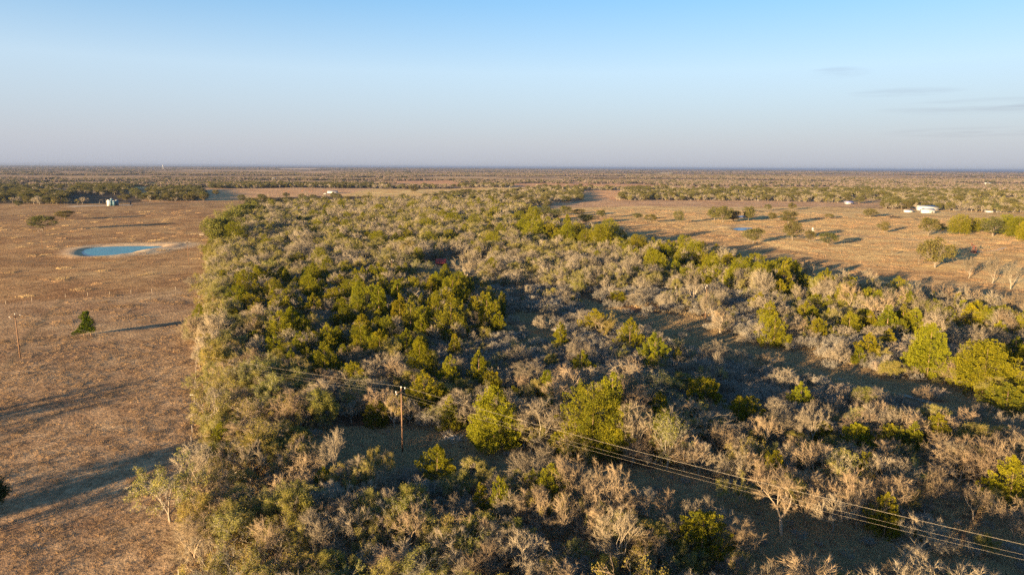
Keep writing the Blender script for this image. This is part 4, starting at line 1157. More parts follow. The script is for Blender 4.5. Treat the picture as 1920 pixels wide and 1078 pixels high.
for t in TREES:
    if t['lm'] and t['kind'] == B and t['lm'].split()[1] in ('pale', 'white-barked', 'forked', 'large', 'bleached', 'cream'):
        t['tint'] = (1.22, 1.18, 1.10)

# ------------------------------------------------------------------ which trees are built one by one
NAME = {J: 'juniper_tree', B: 'bare_tree', L: 'leafy_tree', SH: 'bare_shrub', O: 'oak_tree'}
CATG = {J: 'juniper', B: 'bare tree', L: 'olive tree', SH: 'shrub', O: 'oak'}
KPHR = {J: 'dense green juniper', B: 'leafless tree', L: 'thin-leaved olive-green tree', SH: 'low leafless shrub', O: 'round-crowned oak'}
GRP = {J: 'junipers of the thicket and pasture', B: 'leafless trees of the thicket', L: 'olive-green trees of the thicket', SH: 'leafless shrubs of the thicket', O: 'oaks of the pastures and hedgerows'}
single, rest = [], []
for k in NAME:
    tk = [t for t in TREES if t['kind'] == k]
    tk.sort(key=lambda t: -(t['size'] + (1e3 if t['hand'] and t['size'] > 0 else 0)))
    n = 0
    for t in tk:
        if n < 298 and t['size'] > 0: single.append(t); n += 1
        else: rest.append(t)

LAND = [((t['x'], t['y']), t['lm'], t) for t in single if t['lm']]
def LM(px, py, phrase): LAND.append((tuple(G(px, py)), phrase, None))
LM(755, 852, 'the near power pole'); LM(38, 672, 'the pole in the left pasture'); LM(354, 493, 'the pole by the left pond'); LM(826, 496, 'the red shed'); LM(163, 632, 'the lone ragged cedar')
LM(225, 470, 'the left pond'); LM(1392, 428, 'the front pasture pond'); LM(1825, 473, 'the right pumpjack'); LM(1738, 398, 'the white barns'); LM(870, 805, 'the prickly pear clump'); LM(1322, 597, 'the pole in the thicket')
LM(1600, 716, 'the dirt track'); LM(1680, 410, 'the black cattle'); LM(212, 386, 'the blue tanks'); LM(1020, 357, 'the far white sheds'); LM(378, 349, 'the brown hay shed'); LM(624, 361, 'the grey field shed'); LM(1593, 380, 'the blue-roofed house'); LM(945, 338, 'the far white house')
LM(1392, 405, 'the rear pasture pond'); LM(1420, 397, 'the cattle behind the rear pond'); LM(1470, 1040, 'the shaded clearing at lower right'); LM(560, 360, 'the red cattle'); LM(1880, 456, 'the brush heap by the pumpjack')
LM(1000, 620, 'the dark gap in the grey scrub'); LM(370, 545, 'the corner of the pasture fence'); LM(1850, 345, 'the long white roof at right'); LM(1100, 560, 'the left end of the brown clearing'); LM(1500, 690, 'the left end of the dirt track'); LM(1920, 800, 'the right end of the brown clearing')
LM(345, 1078, 'the bottom of the pasture edge'); LM(700, 1078, 'the middle of the bottom thicket'); LM(1000, 640, 'the blue-grey scrub hollow'); LM(1900, 1050, 'the wires at the right border')
for q in [(100, 372, 'the front treeline at far left'), (30, 350, 'the savanna at the far left border'), (190, 358, 'the olive grove behind the tanks'), (320, 346, 'the far yellow field'), (330, 368, 'the olive brush right of the tanks'), (450, 345, 'the dark grove right of the yellow field'), (480, 362, 'the brown field left of the grey shed'),
          (600, 345, 'the hedgerow behind the grey shed'), (700, 358, 'the orange field strip'), (790, 345, 'the far red-brown field'), (900, 350, 'the hedge left of the far white sheds'), (1040, 368, 'the row of trees below the white sheds'), (1140, 350, 'the red field right of the white sheds'), (1200, 368, 'the left end of the long treeline'),
          (1320, 366, 'the middle of the long treeline'), (1450, 366, 'the green part of the long treeline'), (1600, 365, 'the right end of the long treeline'), (1700, 384, 'the trees behind the white house'), (1780, 386, 'the trees right of the long barn'), (1900, 390, 'the trees at the right border'), (1880, 372, 'the golden strip at far right'), (1700, 350, 'the brush below the right horizon'),
          (1420, 345, 'the brushy far field'), (1150, 330, 'the tiny white roof in the woods'), (530, 338, 'the tiny white house by the yellow field'), (1840, 425, 'the green clump in the pasture')]: LM(*q)
LPOS = np.array([l[0] for l in LAND])
ORD = ['', 'second', 'third', 'fourth', 'fifth', 'sixth', 'seventh', 'eighth', 'ninth', 'tenth', 'eleventh', 'twelfth', 'thirteenth', 'fourteenth', 'fifteenth', 'sixteenth', 'seventeenth', 'eighteenth', 'nineteenth', 'twentieth',
       'twenty-first', 'twenty-second', 'twenty-third', 'twenty-fourth', 'twenty-fifth', 'twenty-sixth', 'twenty-seventh', 'twenty-eighth', 'twenty-ninth', 'thirtieth']
DIRS = ['right of', 'beyond and right of', 'beyond', 'beyond and left of', 'left of', 'before and left of', 'before', 'before and right of']
buckets = {}
for t in single:
    if t['label']: continue
    d = np.hypot(LPOS[:, 0] - t['x'], LPOS[:, 1] - t['y'])
    pick = int(np.argmin(d + np.array([1e6 if LAND[i][2] is t else 0 for i in range(len(LAND))])))
    lx, ly = LAND[pick][0]
    vx, vy = t['x'] - lx, t['y'] - ly
    # seen from the camera: sideways and away
    el = math.hypot(lx, ly); ex, ey = lx / el, ly / el
    away = vx * ex + vy * ey; side = vx * ey - vy * ex
    di = int(round(math.atan2(away, side) / (math.pi / 4))) % 8
    buckets.setdefault((t['kind'], pick, di), []).append((float(d[pick]), t))
used = set()
for (k, li, di), q in buckets.items():
    q.sort(key=lambda a: a[0])
    for n, (dd, t) in enumerate(q):
        hh = t['h'] / {J: 6, B: 5.5, L: 5.3, SH: 2.4, O: 8}[k]
        ad = ('small' if hh < .85 else 'tall' if hh > 1.15 else 'mid-sized')
        if t['w'] / t['h'] > 1.15: ad += ' spreading'
        elif t['w'] / t['h'] < .65: ad += ' slim'
        one = 'nearest' if n == 0 else (ORD[min(n, 29)] + ' nearest')
        lab = f"{ad} {KPHR[k]} {one} {DIRS[di]} {LAND[li][1]}"
        if len(lab.split()) > 16: lab = f"{ad.split()[0]} {KPHR[k]} {one} {DIRS[di]} {LAND[li][1]}"
        if len(lab.split()) > 16: lab = f"{KPHR[k]} {one} {DIRS[di]} {LAND[li][1]}"
        if len(lab.split()) > 16: lab = f"{CATG[k]} {one} {DIRS[di]} {LAND[li][1]}"
        if len(lab.split()) > 16: lab = f"{one.split()[0]} {CATG[k]} {DIRS[di]} {LAND[li][1]}"
        if len(lab.split()) > 16: print('LONG', lab)
        t['label'] = lab

for t in single:
    pr = PROTO[t['kind']][t['var']]
    sx = t['w'] / pr.w; sz = t['h'] / pr.h
    e = empty(NAME[t['kind']], (t['x'], t['y'], t['z']), t['rz'], (sx, sx, sz))
    tag(e, t['label'], CATG[t['kind']], GRP[t['kind']])
    a = child('trunk', pr.trunk, e); b = child('crown', pr.crown, e)
    b.color = (*t['tint'], 1); a.color = (*t['tint'], 1) if t['kind'] in (B, SH) else (1, 1, 1, 1)

# the rest of each kind: one mass per kind
def scatter(name, protos, pts, rot, scl, idx, label, color=(1, 1, 1, 1)):
    me = bpy.data.meshes.new(name)
    n = len(pts)
    me.vertices.add(n); me.vertices.foreach_set("co", np.ascontiguousarray(pts, np.float32).ravel())
    for nm, ty, arr in (('rot', 'FLOAT_VECTOR', rot), ('scl', 'FLOAT_VECTOR', scl)):
        a = me.attributes.new(nm, ty, 'POINT'); a.data.foreach_set("vector", np.ascontiguousarray(arr, np.float32).ravel())
    a = me.attributes.new('idx', 'INT', 'POINT'); a.data.foreach_set("value", np.ascontiguousarray(idx, np.int32))
    o = bpy.data.objects.new(name, me); COL.objects.link(o); o.color = color
    tag(o, label, None, None, 'stuff')
    ng = bpy.data.node_groups.new(name, 'GeometryNodeTree')
    ng.interface.new_socket("Geometry", in_out='INPUT', socket_type='NodeSocketGeometry')
    ng.interface.new_socket("Geometry", in_out='OUTPUT', socket_type='NodeSocketGeometry')
    gi = ng.nodes.new('NodeGroupInput'); go = ng.nodes.new('NodeGroupOutput')
    jn = ng.nodes.new('GeometryNodeJoinGeometry')
    for p in protos:
        oi = ng.nodes.new('GeometryNodeObjectInfo'); oi.inputs['Object'].default_value = p; oi.inputs['As Instance'].default_value = True
        ng.links.new(oi.outputs['Geometry'], jn.inputs[0])
    iop = ng.nodes.new('GeometryNodeInstanceOnPoints')
    def na(nm, ty):
        q = ng.nodes.new('GeometryNodeInputNamedAttribute'); q.data_type = ty; q.inputs['Name'].default_value = nm
        return [s for s in q.outputs if s.enabled and s.name == 'Attribute'][0]
    ng.links.new(gi.outputs[0], iop.inputs['Points'])
    ng.links.new(jn.outputs[0], iop.inputs['Instance'])
    iop.inputs['Pick Instance'].default_value = True
    ng.links.new(na('idx', 'INT'), iop.inputs['Instance Index'])
    e2r = ng.nodes.new('FunctionNodeEulerToRotation')
    ng.links.new(na('rot', 'FLOAT_VECTOR'), e2r.inputs[0])
    ng.links.new(e2r.outputs[0], iop.inputs['Rotation'])
    ng.links.new(na('scl', 'FLOAT_VECTOR'), iop.inputs['Scale'])
    ng.links.new(iop.outputs[0], go.inputs[0])
    md = o.modifiers.new("scatter", 'NODES'); md.node_group = ng
    return o

MASS = {J: ('juniper_growth', 'scattered far junipers deep in the thicket'), B: ('bare_woods', 'mass of leafless trees filling the thicket and far hedgerows'), L: ('olive_woods', 'mass of olive-green trees filling the far thicket and hedgerows'),
        SH: ('bare_scrub', 'low leafless scrub spread through the thicket'), O: ('oak_woods', 'mass of dark oaks in the far hedgerows and groves')}
for k in NAME:
    q = [t for t in rest if t['kind'] == k]
    if not q: continue
    prs = []
    for i, p in enumerate(PROTO[k]):
        po = bpy.data.objects.new(NAME[k] + '_whole', p.whole); prs.append(po)
    pts = [(t['x'], t['y'], t['z']) for t in q]
    # joined inputs come out in reverse link order; only the proportions are matched per build, so use each build's own size
    hw = np.array([(np.mean([p.h for p in PROTO[k]]), np.mean([p.w for p in PROTO[k]]))])
    scl = [(t['w'] / hw[0, 1], t['w'] / hw[0, 1], t['h'] / hw[0, 0]) for t in q]
    scatter(MASS[k][0], prs, pts, [(0, 0, t['rz']) for t in q], scl, [t['var'] for t in q], MASS[k][1])
print('TREES', len(TREES), 'single', len(single), {k: sum(t['kind'] == k for t in TREES) for k in NAME})

# woods out to the horizon, in patches
def patch(seed, size, n):
    r = np.random.default_rng(seed); parts = []; mi = []
    for i in range(n):
        c = r.uniform(-size / 2, size / 2, 2); h = r.uniform(4.5, 9); wd = h * r.uniform(.8, 1.3)
        m = 40
        v = norm(r.normal(size=(m, 3))) * (r.uniform(.5, 1, m))[:, None] * np.array([wd / 2, wd / 2, h * .36]) + np.array([c[0], c[1], h * .58])
        lf = tri_leaves(v, r.uniform(1.1, 2.0, m), r); parts.append(lf)
        k = r.choice(3, p=[.27, .61, .12]); mi += [k] * m
        parts.append(spikes([[c[0], c[1], 0]], [[c[0], c[1], h * .8]], [.25])); mi += [1] * 3
    V, T = cat(parts)
    return bpy.data.objects.new("woods_patch", mesh_np("woods_patch", V, T, [M['farleaf'], M['farwood'], M['oak']], np.array(mi)))
PATCH = [patch(900 + k, 60, 42) for k in range(5)]
def far_woods():
    r = np.random.default_rng(91)
    pts, scl, rot, idx = [], [], [], []
    for d0, d1, k, n in ((1500, 4200, 1.0, 4200), (4200, 13000, 3.0, 4600), (13000, 36000, 8.0, 3600)):
        dist = np.sqrt(r.uniform(d0 ** 2, d1 ** 2, n)); ang = np.radians(r.uniform(-40, 40, n))
        X = dist * np.sin(ang); Y = dist * np.cos(ang)
        px, py, dep = proj(X, Y, 0 * X)
        ok = far_mask(X, Y, dist) > 0
        for P in ([(512, 319), (512, 315.5), (610, 315.5), (610, 319)], [(1230, 327), (1230, 323), (1262, 323), (1262, 327)], [(520, 326.5), (560, 323), (640, 322.5), (640, 326)], [(720, 349), (727, 339.5), (860, 340), (860, 350)], [(1160, 351), (1160, 343), (1230, 346), (1300, 351)]):
            ok &= ~inpoly(px, py, P)
        X, Y = X[ok], Y[ok]; c = len(X)
        pts.append(np.stack([X, Y, hgt(X, Y) - .2], -1)); rot.append(np.stack([0 * X, 0 * X, r.uniform(0, 6.28, c)], -1))
        s = r.uniform(.8, 1.25, c) * k; scl.append(np.stack([s, s, r.uniform(.85, 1.2, c) * k ** .25], -1)); idx.append(r.integers(0, 5, c))
    scatter("distant_woods", PATCH, np.concatenate(pts), np.concatenate(rot), np.concatenate(scl), np.concatenate(idx), 'hazy brown and green woods reaching to the horizon')
far_woods()

# ------------------------------------------------------------------ grass tufts
def sward(seed, size, n, h, wd, m):
    """a square of standing dry grass: blades gathered in tussocks"""
    r = np.random.default_rng(seed)
    k = max(6, n // 9)
    c = r.uniform(-size / 2, size / 2, (k, 2))
    q = c[r.integers(0, k, n)] + r.normal(0, size * .075, (n, 2))
    b = np.concatenate([q, np.full((n, 1), -.06)], 1)
    d = norm(np.stack([r.normal(0, .38, n), r.normal(0, .38, n), np.ones(n)], -1))
    V, T = spikes(b, b + d * (h * r.uniform(.45, 1.15, n))[:, None], np.full(n, wd))
    return bpy.data.objects.new("sward", mesh_np("sward", V, T, [m]))
def grasses():
    r = np.random.default_rng(17)
    # close: 1.6 m squares; farther: 4 m squares
    A = [sward(700 + k, 1.7, 110, .34, .017, M['straw']) for k in range(4)] + [sward(710 + k, 1.7, 100, .42, .017, M['rust_grass']) for k in range(4)]
    Bp = [sward(720 + k, 4.4, 270, .60, .036, M['straw']) for k in range(4)] + [sward(730 + k, 4.4, 250, .68, .036, M['rust_grass']) for k in range(4)]
    tot = 0
    for nm, protos, d0, d1, n, lab in (("grass", A, 60, 215, 80000, 'short dry tussocks of straw and reddish grass near the camera'), ("pasture_grass", Bp, 205, 780, 60000, 'tall dry grass of the farther pastures')):
        dist = np.sqrt(r.uniform(d0 ** 2, d1 ** 2, n)); ang = np.radians(r.uniform(-40, 40, n))
        X = dist * np.sin(ang); Y = dist * np.cos(ang)
        px, py, dep = proj(X, Y, 0 * X)
        wood = inpoly(px, py, WOOD_PX)
        cl = inpoly(px, py, C1_PX) | inpoly(px, py, C2_PX) | inpoly(px, py, C4_PX) | inpoly(px, py, C3_PX)
        opn = np.zeros(n, bool)
        for P in OPEN_PX: opn |= inpoly(px, py, P)
        nz = fbm(X, Y, 13, 97, 3); tone = fbm(X + Y * .3, Y * 2.2, 22, 98, 3)
        left = (~wood) & (px < 420)
        nearf = left & (py > 571 - .08 * px)
        keep = (px > -70) & (px < 1990) & (py < 1130) & ((wood & cl) | (wood & (r.uniform(0, 1, n) < .45)) | (~wood & (opn | (py > 430))))
        keep &= (nz > np.where(wood, .30, .40)) & (wood | (r.uniform(0, 1, n) < np.where(nearf, .12, np.where(left, .022, .11))))
        for k, P in enumerate(PONDS):
            keep &= ~((segdist(X, Y, P) < (9 if k == 0 else 3)) | inpoly(X, Y, P))
        if d0 > 100: keep &= ~wood | (r.uniform(0, 1, n) < .5)
        X, Y, wood, nz, px, py, tone, left, nearf = [q[keep] for q in (X, Y, wood, nz, px, py, tone, left, nearf)]
        c = len(X); tot += c
        zs = r.uniform(.7, 1.3, c) * np.where(wood, 1.2, np.where(nearf, .66, np.where(left, 1.1, .85)))
        rust = np.where(wood, .65, np.where(nearf, .30, np.where(left, .42 + (tone - .5) * 3.0, .14 + (tone - .5) * 2.0)))
        idx = np.where(r.uniform(.3, .7, c) < rust, r.integers(4, 8, c), r.integers(0, 4, c))
        xy = r.uniform(.85, 1.15, c)
        scatter(nm, protos, np.stack([X, Y, hgt(X, Y)], -1), np.stack([0 * X, 0 * X, r.uniform(0, 6.28, c)], -1), np.stack([xy, xy, zs], -1), idx, lab)
    print('grass squares', tot)
grasses()
# ------------------------------------------------------------------ power lines
LDIR = np.array([0.877, -0.48]); LDIR /= np.linalg.norm(LDIR)
LPER = np.array([-LDIR[1], LDIR[0]])      # points away from the camera
LROT = math.atan2(LPER[1], LPER[0])
ATT = {}
def utility_pole(p, h, label, arm=True, r=.145):
    e = empty('utility_pole', (p[0], p[1], p[2]), LROT)
    tag(e, label, 'utility pole', 'poles of the two power lines')
    MB().tube([0, 0, -.6], [0, 0, h], r, r * .68, 10).build('pole', M['pole'], e)
    MB().box([0, .14, h - .55], [2.5, .10, .13]).build('crossarm', M['pole'], e)
    MB().tube([.55, .12, h - .6], [.06, .1, h - 1.25], .02, .02, 5).tube([-.55, .12, h - .6], [-.06, .1, h - 1.25], .02, .02, 5).build('brace', M['darksteel'], e)
    for (x, z) in ((1.13, h - .42), (-1.13, h - .42), (0, h + .06)):
        q = MB().tube([x, .14 if x else 0, z - .06], [x, .14 if x else 0, z + .02], .025, .025, 6).tube([x, .14 if x else 0, z + .0], [x, .14 if x else 0, z + .17], .085, .06, 8).tube([x, .14 if x else 0, z + .17], [x, .14 if x else 0, z + .24], .045, .04, 8)
        q.build('insulator', M['porcelain'], e)
    MB().tube([-.95, .14, h - .60], [-.95, .14, h - .78], .06, .075, 8).build('insulator', M['porcelain'], e)
    top = []
    for (x, z) in ((1.13, h - .2), (0, h + .28), (-1.13, h - .2), (-.95, h - .8)):
        top.append(np.array([p[0] + LPER[0] * x, p[1] + LPER[1] * x, p[2] + z]))
    return top
def at(xy): return np.array([xy[0], xy[1], hz(xy[0], xy[1])])
pa = at(G(755, 852)); pb = at(G(38, 672))
pc = at(pa[:2] + np.array([.845, -.535]) * 112)
t_a = utility_pole(pa, 10.6, 'brown power pole with white insulators standing in the shaded clearing')
t_b = utility_pole(pb, 10.3, 'power pole with a crossarm on the tan pasture at the left border')
t_c = utility_pole(pc, 10.5, 'power pole beyond the right border carrying the near wires')
q1 = at(G(1322, 597)); q2 = at(G(354, 493)); q3 = at(G(80, 467)); qm = at((q1[:2] + q2[:2]) / 2); q0 = at(q1[:2] + LDIR * 112)
u1 = utility_pole(q1, 10.4, 'rusty brown power pole among pale trees in the middle of the thicket')
u2 = utility_pole(q2, 10.0, 'thin power pole by the thicket edge right of the left pond')
u3 = utility_pole(q3, 10.0, 'thin power pole on the red pasture left of the left pond')
um = utility_pole(qm, 9.6, 'power pole nearly hidden in the thicket left of the red shed')
u0 = utility_pole(q0, 10.4, 'power pole beyond the right border carrying the far wires')
def wire(tops, i, label, rad, group):
    pts = []
    for a, b in zip(tops[:-1], tops[1:]):
        a, b = a[i], b[i]
        sag = .012 * np.linalg.norm(b - a)
        for k in range(16):
            s = k / 16; p = a + (b - a) * s; pts.append(p - np.array([0, 0, 4 * sag * s * (1 - s)]))
    pts.append(tops[-1][i]); pts = np.array(pts)
    o = bpy.data.objects.new('power_line', mesh_np('power_line', *tubes(pts[:-1], pts[1:], np.full(len(pts) - 1, rad), np.full(len(pts) - 1, rad), 5), [M['wire']]))
    COL.objects.link(o); tag(o, label, 'power line', group)
for i, nm in enumerate(('uppermost and farthest wire of the near power line across the clearing', 'wire on the pole top of the near power line, second from above', 'third wire from above on the near power line across the clearing', 'lowest wire of the near power line across the clearing')):
    wire([t_b, t_a, t_c], i, nm, .0075, 'wires of the near power line')
for i, nm in enumerate(('farthest wire of the far power line over the thicket', 'pole-top wire of the far power line over the thicket', 'nearest upper wire of the far power line over the thicket', 'lowest wire of the far power line over the thicket')):
    wire([u3, u2, um, u1, u0], i, nm, .008, 'wires of the far power line')

# ------------------------------------------------------------------ fences
def fence(name, label, pts, step, hpost=1.3):
    P = [np.array(G(*p)) for p in pts]; c = []
    for a, b in zip(P[:-1], P[1:]):
        k = max(1, int(np.linalg.norm(b - a) / step)); c += [a + (b - a) * t / k for t in range(k)]
    c.append(P[-1]); c = [np.array([q[0], q[1], hz(*q)]) for q in c]
    e = empty(name, c[0]); tag(e, label, 'fence')
    me = MB().tube([0, 0, -.3], [0, 0, hpost], .075, .06, 6).mesh('post', M['post'])
    for q in c:
        o = child('post', me, e); o.location = q - c[0]; o.rotation_euler = (random.uniform(-.05, .05), random.uniform(-.05, .05), random.uniform(0, 6))
    c = np.array(c) - c[0]
    for z in (.35, .7, 1.0, 1.22):
        w_ = c + np.array([0, 0, z])
        child('strand', mesh_np('strand', *tubes(w_[:-1], w_[1:], np.full(len(w_) - 1, .006), np.full(len(w_) - 1, .006), 4), [M['wire']]), e)
fence('pasture_fence', 'post and wire fence between the tan field and the red pasture', [(-40, 577), (60, 566), (123, 559), (285, 549), (372, 540)], 6.5)
fence('pasture_fence', 'post and wire fence down the left edge of the thicket', [(374, 540), (371, 640), (366, 740), (358, 860), (345, 1010), (336, 1090)], 5.0)

# ------------------------------------------------------------------ lone cedar and edge tree of the left pasture
def ragged_cedar():
    r = np.random.default_rng(41)
    p = P3(163, 632); 
    e = empty('cedar_tree', p, 0.0)
    tag(e, 'lone ragged dark green cedar casting a long shadow on the tan pasture', 'cedar')
    sc = 1 / 7.0
    # clump centres read off its outline: (sideways, up, radius) in metres
    cl = [(-.3, 6.1, .7), (.35, 6.3, .6), (-.9, 5.2, .75), (-.2, 5.0, .8), (.5, 4.6, .8), (1.2, 4.9, .7), (1.6, 4.1, .65), (.9, 3.5, .85), (.2, 3.7, .8), (.2, 2.7, .9), (1.2, 2.4, .9), (2.1, 2.3, .7), (1.7, 1.8, .8), (.7, 2.0, .8), (-.5, 2.3, .7), (-1.3, 2.0, .7), (-1.9, 1.6, .7), (-2.6, 1.1, .6), (-3.1, .9, .45), (-1.1, 1.4, .7), (-.3, 1.6, .6)]
    C, D = [], []
    cl += [(.6, 3.0, .9), (-.4, 3.2, .8), (.1, 4.4, .85), (1.0, 4.2, .8), (1.5, 3.2, .8), (-.9, 2.8, .8), (.2, 5.6, .8)]
    for (x, z, q) in cl:
        m = 150; v = norm(r.normal(size=(m, 3)))
        C.append(np.array([x, r.uniform(-.8, .8), z]) + v * (r.uniform(.3, 1, m) ** .5)[:, None] * np.array([q, q * 1.1, q * .75])); D.append(norm(v * .8 + np.array([0, 0, .5]) + r.normal(size=(m, 3)) * .4))
    C = np.concatenate(C); D = np.concatenate(D)
    tr = MB().tube([1.3, 0, -.2], [1.0, 0, 1.6], .17, .13, 7).tube([1.0, 0, 1.6], [.2, 0, 4.2], .13, .09, 7).tube([.2, 0, 4.2], [-.1, 0, 6.2], .09, .03, 6).tube([1, 0, 1.6], [1.9, .1, 2.2], .07, .03, 5)
    tr.build('trunk', M['jbark'], e)
    MB().tube([-.6, .1, -.2], [-1.0, .1, 1.3], .13, .08, 6).tube([-1.0, .1, 1.3], [-2.6, 0, 1.0], .08, .02, 6).build('trunk', M['jbark'], e)
    V, T_ = leaves(C, D, r.uniform(.25, .5, len(C)), r.uniform(.06, .11, len(C)), r)
    o = child('crown', mesh_np('crown', V, T_, [M['juniper']]), e); o.color = (.42, .60, .62, 1)
    k = MB()
    for i in range(26):
        a = np.array([.8 + r.uniform(-.4, .8), r.uniform(-.4, .4), r.uniform(3.0, 5.4)]); d = unit(np.array([1, r.normal() * .4, r.normal() * .35])) * r.uniform(1, 2.3)
        k.tube(a, a + d, .025, .006, 3, False)
    k.build('dead_branches', M['bark'], e)
ragged_cedar()
pr = PROTO[O][4]
x, y, z = P3(-8, 958)
e = empty('oak_tree', (x, y, z), 1.0, (.62, .62, .55)); tag(e, 'dark green tree cut by the left border of the photo above the shaded grass', 'oak')
a = child('trunk', pr.trunk, e); b = child('crown', pr.crown, e); b.color = (.4, .6, .65, 1)

# ------------------------------------------------------------------ prickly pear, brush, dead wood
def prickly_pear(px, py, s, label, seed):
    r = np.random.default_rng(seed); e = empty('prickly_pear', P3(px, py)); tag(e, label, 'cactus', 'prickly pear clumps')
    me = MB().ball([0, 0, .17], (.15, .035, .19), 8, 5).mesh('pad', M['cactus'])
    for i in range(70):
        q = np.array([r.normal(0, .5) * s * 1.5, r.normal(0, .5) * s, 0]); z = max(0, (.9 - np.hypot(q[0] / 1.5, q[1]) / s) * r.uniform(0, 1.0)) * s * .7
        o = child('pad', me, e); o.location = (q[0], q[1], z); o.rotation_euler = (r.normal(0, .5), r.normal(0, .5), r.uniform(0, 6.28)); o.scale = [r.uniform(.6, 1.1)] * 3
prickly_pear(870, 806, 1.3, 'dark green prickly pear clump at the upper edge of the shaded clearing', 1)
prickly_pear(1774, 1084, 1.7, 'green prickly bush at the lower right border', 2)
def brush(name, label, px, py, s, n, seed, m, cat_='brush pile', h=.8, group=None):
    r = np.random.default_rng(seed); e = MB()
    for i in range(n):
        c = np.array([r.normal(0, s * .5), r.normal(0, s * .35), abs(r.normal(0, h * .4))]); d = unit(np.array([r.normal(), r.normal(), r.normal() * .35])) * r.uniform(.4, 1.4) * s * .6
        e.tube(c - d / 2, c + d / 2, r.uniform(.02, .07), .012, 4, False)
    o = e.build(name, m); o.location = P3(px, py); tag(o, label, cat_, group)
brush('brush_pile', 'tangle of bleached fallen branches in the brown clearing beyond the dirt track', 1676, 706, 2.6, 90, 3, M['bark'])
brush('brush_pile', 'reddish heap of cut brush right of the right pumpjack', 1880, 458, 5.0, 120, 4, M['rust_grass'], h=2.0)
brush('brush_pile', 'grey fallen limbs below the bright juniper beside the power pole', 850, 828, 2.2, 60, 5, M['deadwood'])
brush('brush_pile', 'bleached fallen limbs behind the wide olive tree at the pasture edge', 440, 900, 2.4, 50, 6, M['deadwood'])
brush('brush_pile', 'grey brush lying along the right end of the corridor', 1700, 1026, 2.4, 60, 8, M['bark'])
def log(label, px, py, ln, rz, r=.14):
    o = MB().tube([-ln / 2, 0, r * .8], [ln / 2, 0, r * 1.1], r, r * .55, 7).tube([ln * .15, 0, r], [ln * .35, ln * .16, r * 2.2], r * .5, r * .2, 5).build('fallen_log', M['deadwood'])
    o.location = P3(px, py); o.rotation_euler = (0, 0, rz); tag(o, label, 'fallen log', 'bleached fallen logs')
log('white fallen log on the pasture by the far left corner of the thicket', 378, 440, 5, -.5)
log('bleached log lying in the lower middle thicket', 890, 1035, 2.6, -.5, .1)
log('pale log lying across the olive left edge of the thicket', 365, 744, 1.8, .05, .1)
log('thin bleached log leaning in the right side of the brown clearing', 1226, 554, 4.0, .6, .11)

# ------------------------------------------------------------------ red shed
def red_shed():
    p = P3(826, 498); e = empty('red_shed', p, .10); tag(e, 'red sheet-metal lean-to shed with its roof tilted towards us', 'shed')
    w_, d_ = 5.0, 3.0
    n = 10
    for i in range(n):
        x0 = -w_ / 2 + i * w_ / n; x1 = x0 + w_ / n - .02
        z = .03 * (i % 2)
        MB().slab([x0, -d_ / 2, .75 + z], [x1, -d_ / 2, .75 + z], [x1 + .25, d_ / 2, 2.75 + z], [x0 + .25, d_ / 2, 2.75 + z], .05).build('roof_panel', M['red'], e)
    MB().box([-w_ / 2 + .12, .2, .9], [.06, 2.2, 1.6]).build('wall', M['dark'], e)
    MB().box([.1, d_ / 2 - .12, 1.2], [4.6, .06, 2.3]).build('wall', M['rust'], e)
    for x in (-2.3, 2.3):
        MB().box([x, -1.35, .35], [.1, .1, .7]).build('post', M['post'], e)
    MB().tube([2.75, 1.2, 2.75], [3.5, -1.3, 0], .05, .05, 6).build('brace', M['post'], e)
red_shed()
def crate(px, py):
    o = MB().box([0, 0, .25], [1.2, .8, .5]).box([0, 0, .53], [1.3, .9, .06]).tube([-.5, -.45, .1], [-.5, .45, .1], .09, .09, 6).build('stock_trough', M['roofmetal']); o.location = P3(px, py); tag(o, 'small pale trough lying left of the red shed', 'trough')
crate(806, 497)
def stump(px, py):
    o = MB().tube([0, 0, -.1], [.05, 0, .8], .22, .16, 8).tube([.05, 0, .8], [.12, 0, 1.0], .16, .05, 6).build('tree_stump', M['deadwood']); o.location = P3(px, py); tag(o, 'short pale stump in the grass in front of the red shed', 'stump')
stump(817, 500)

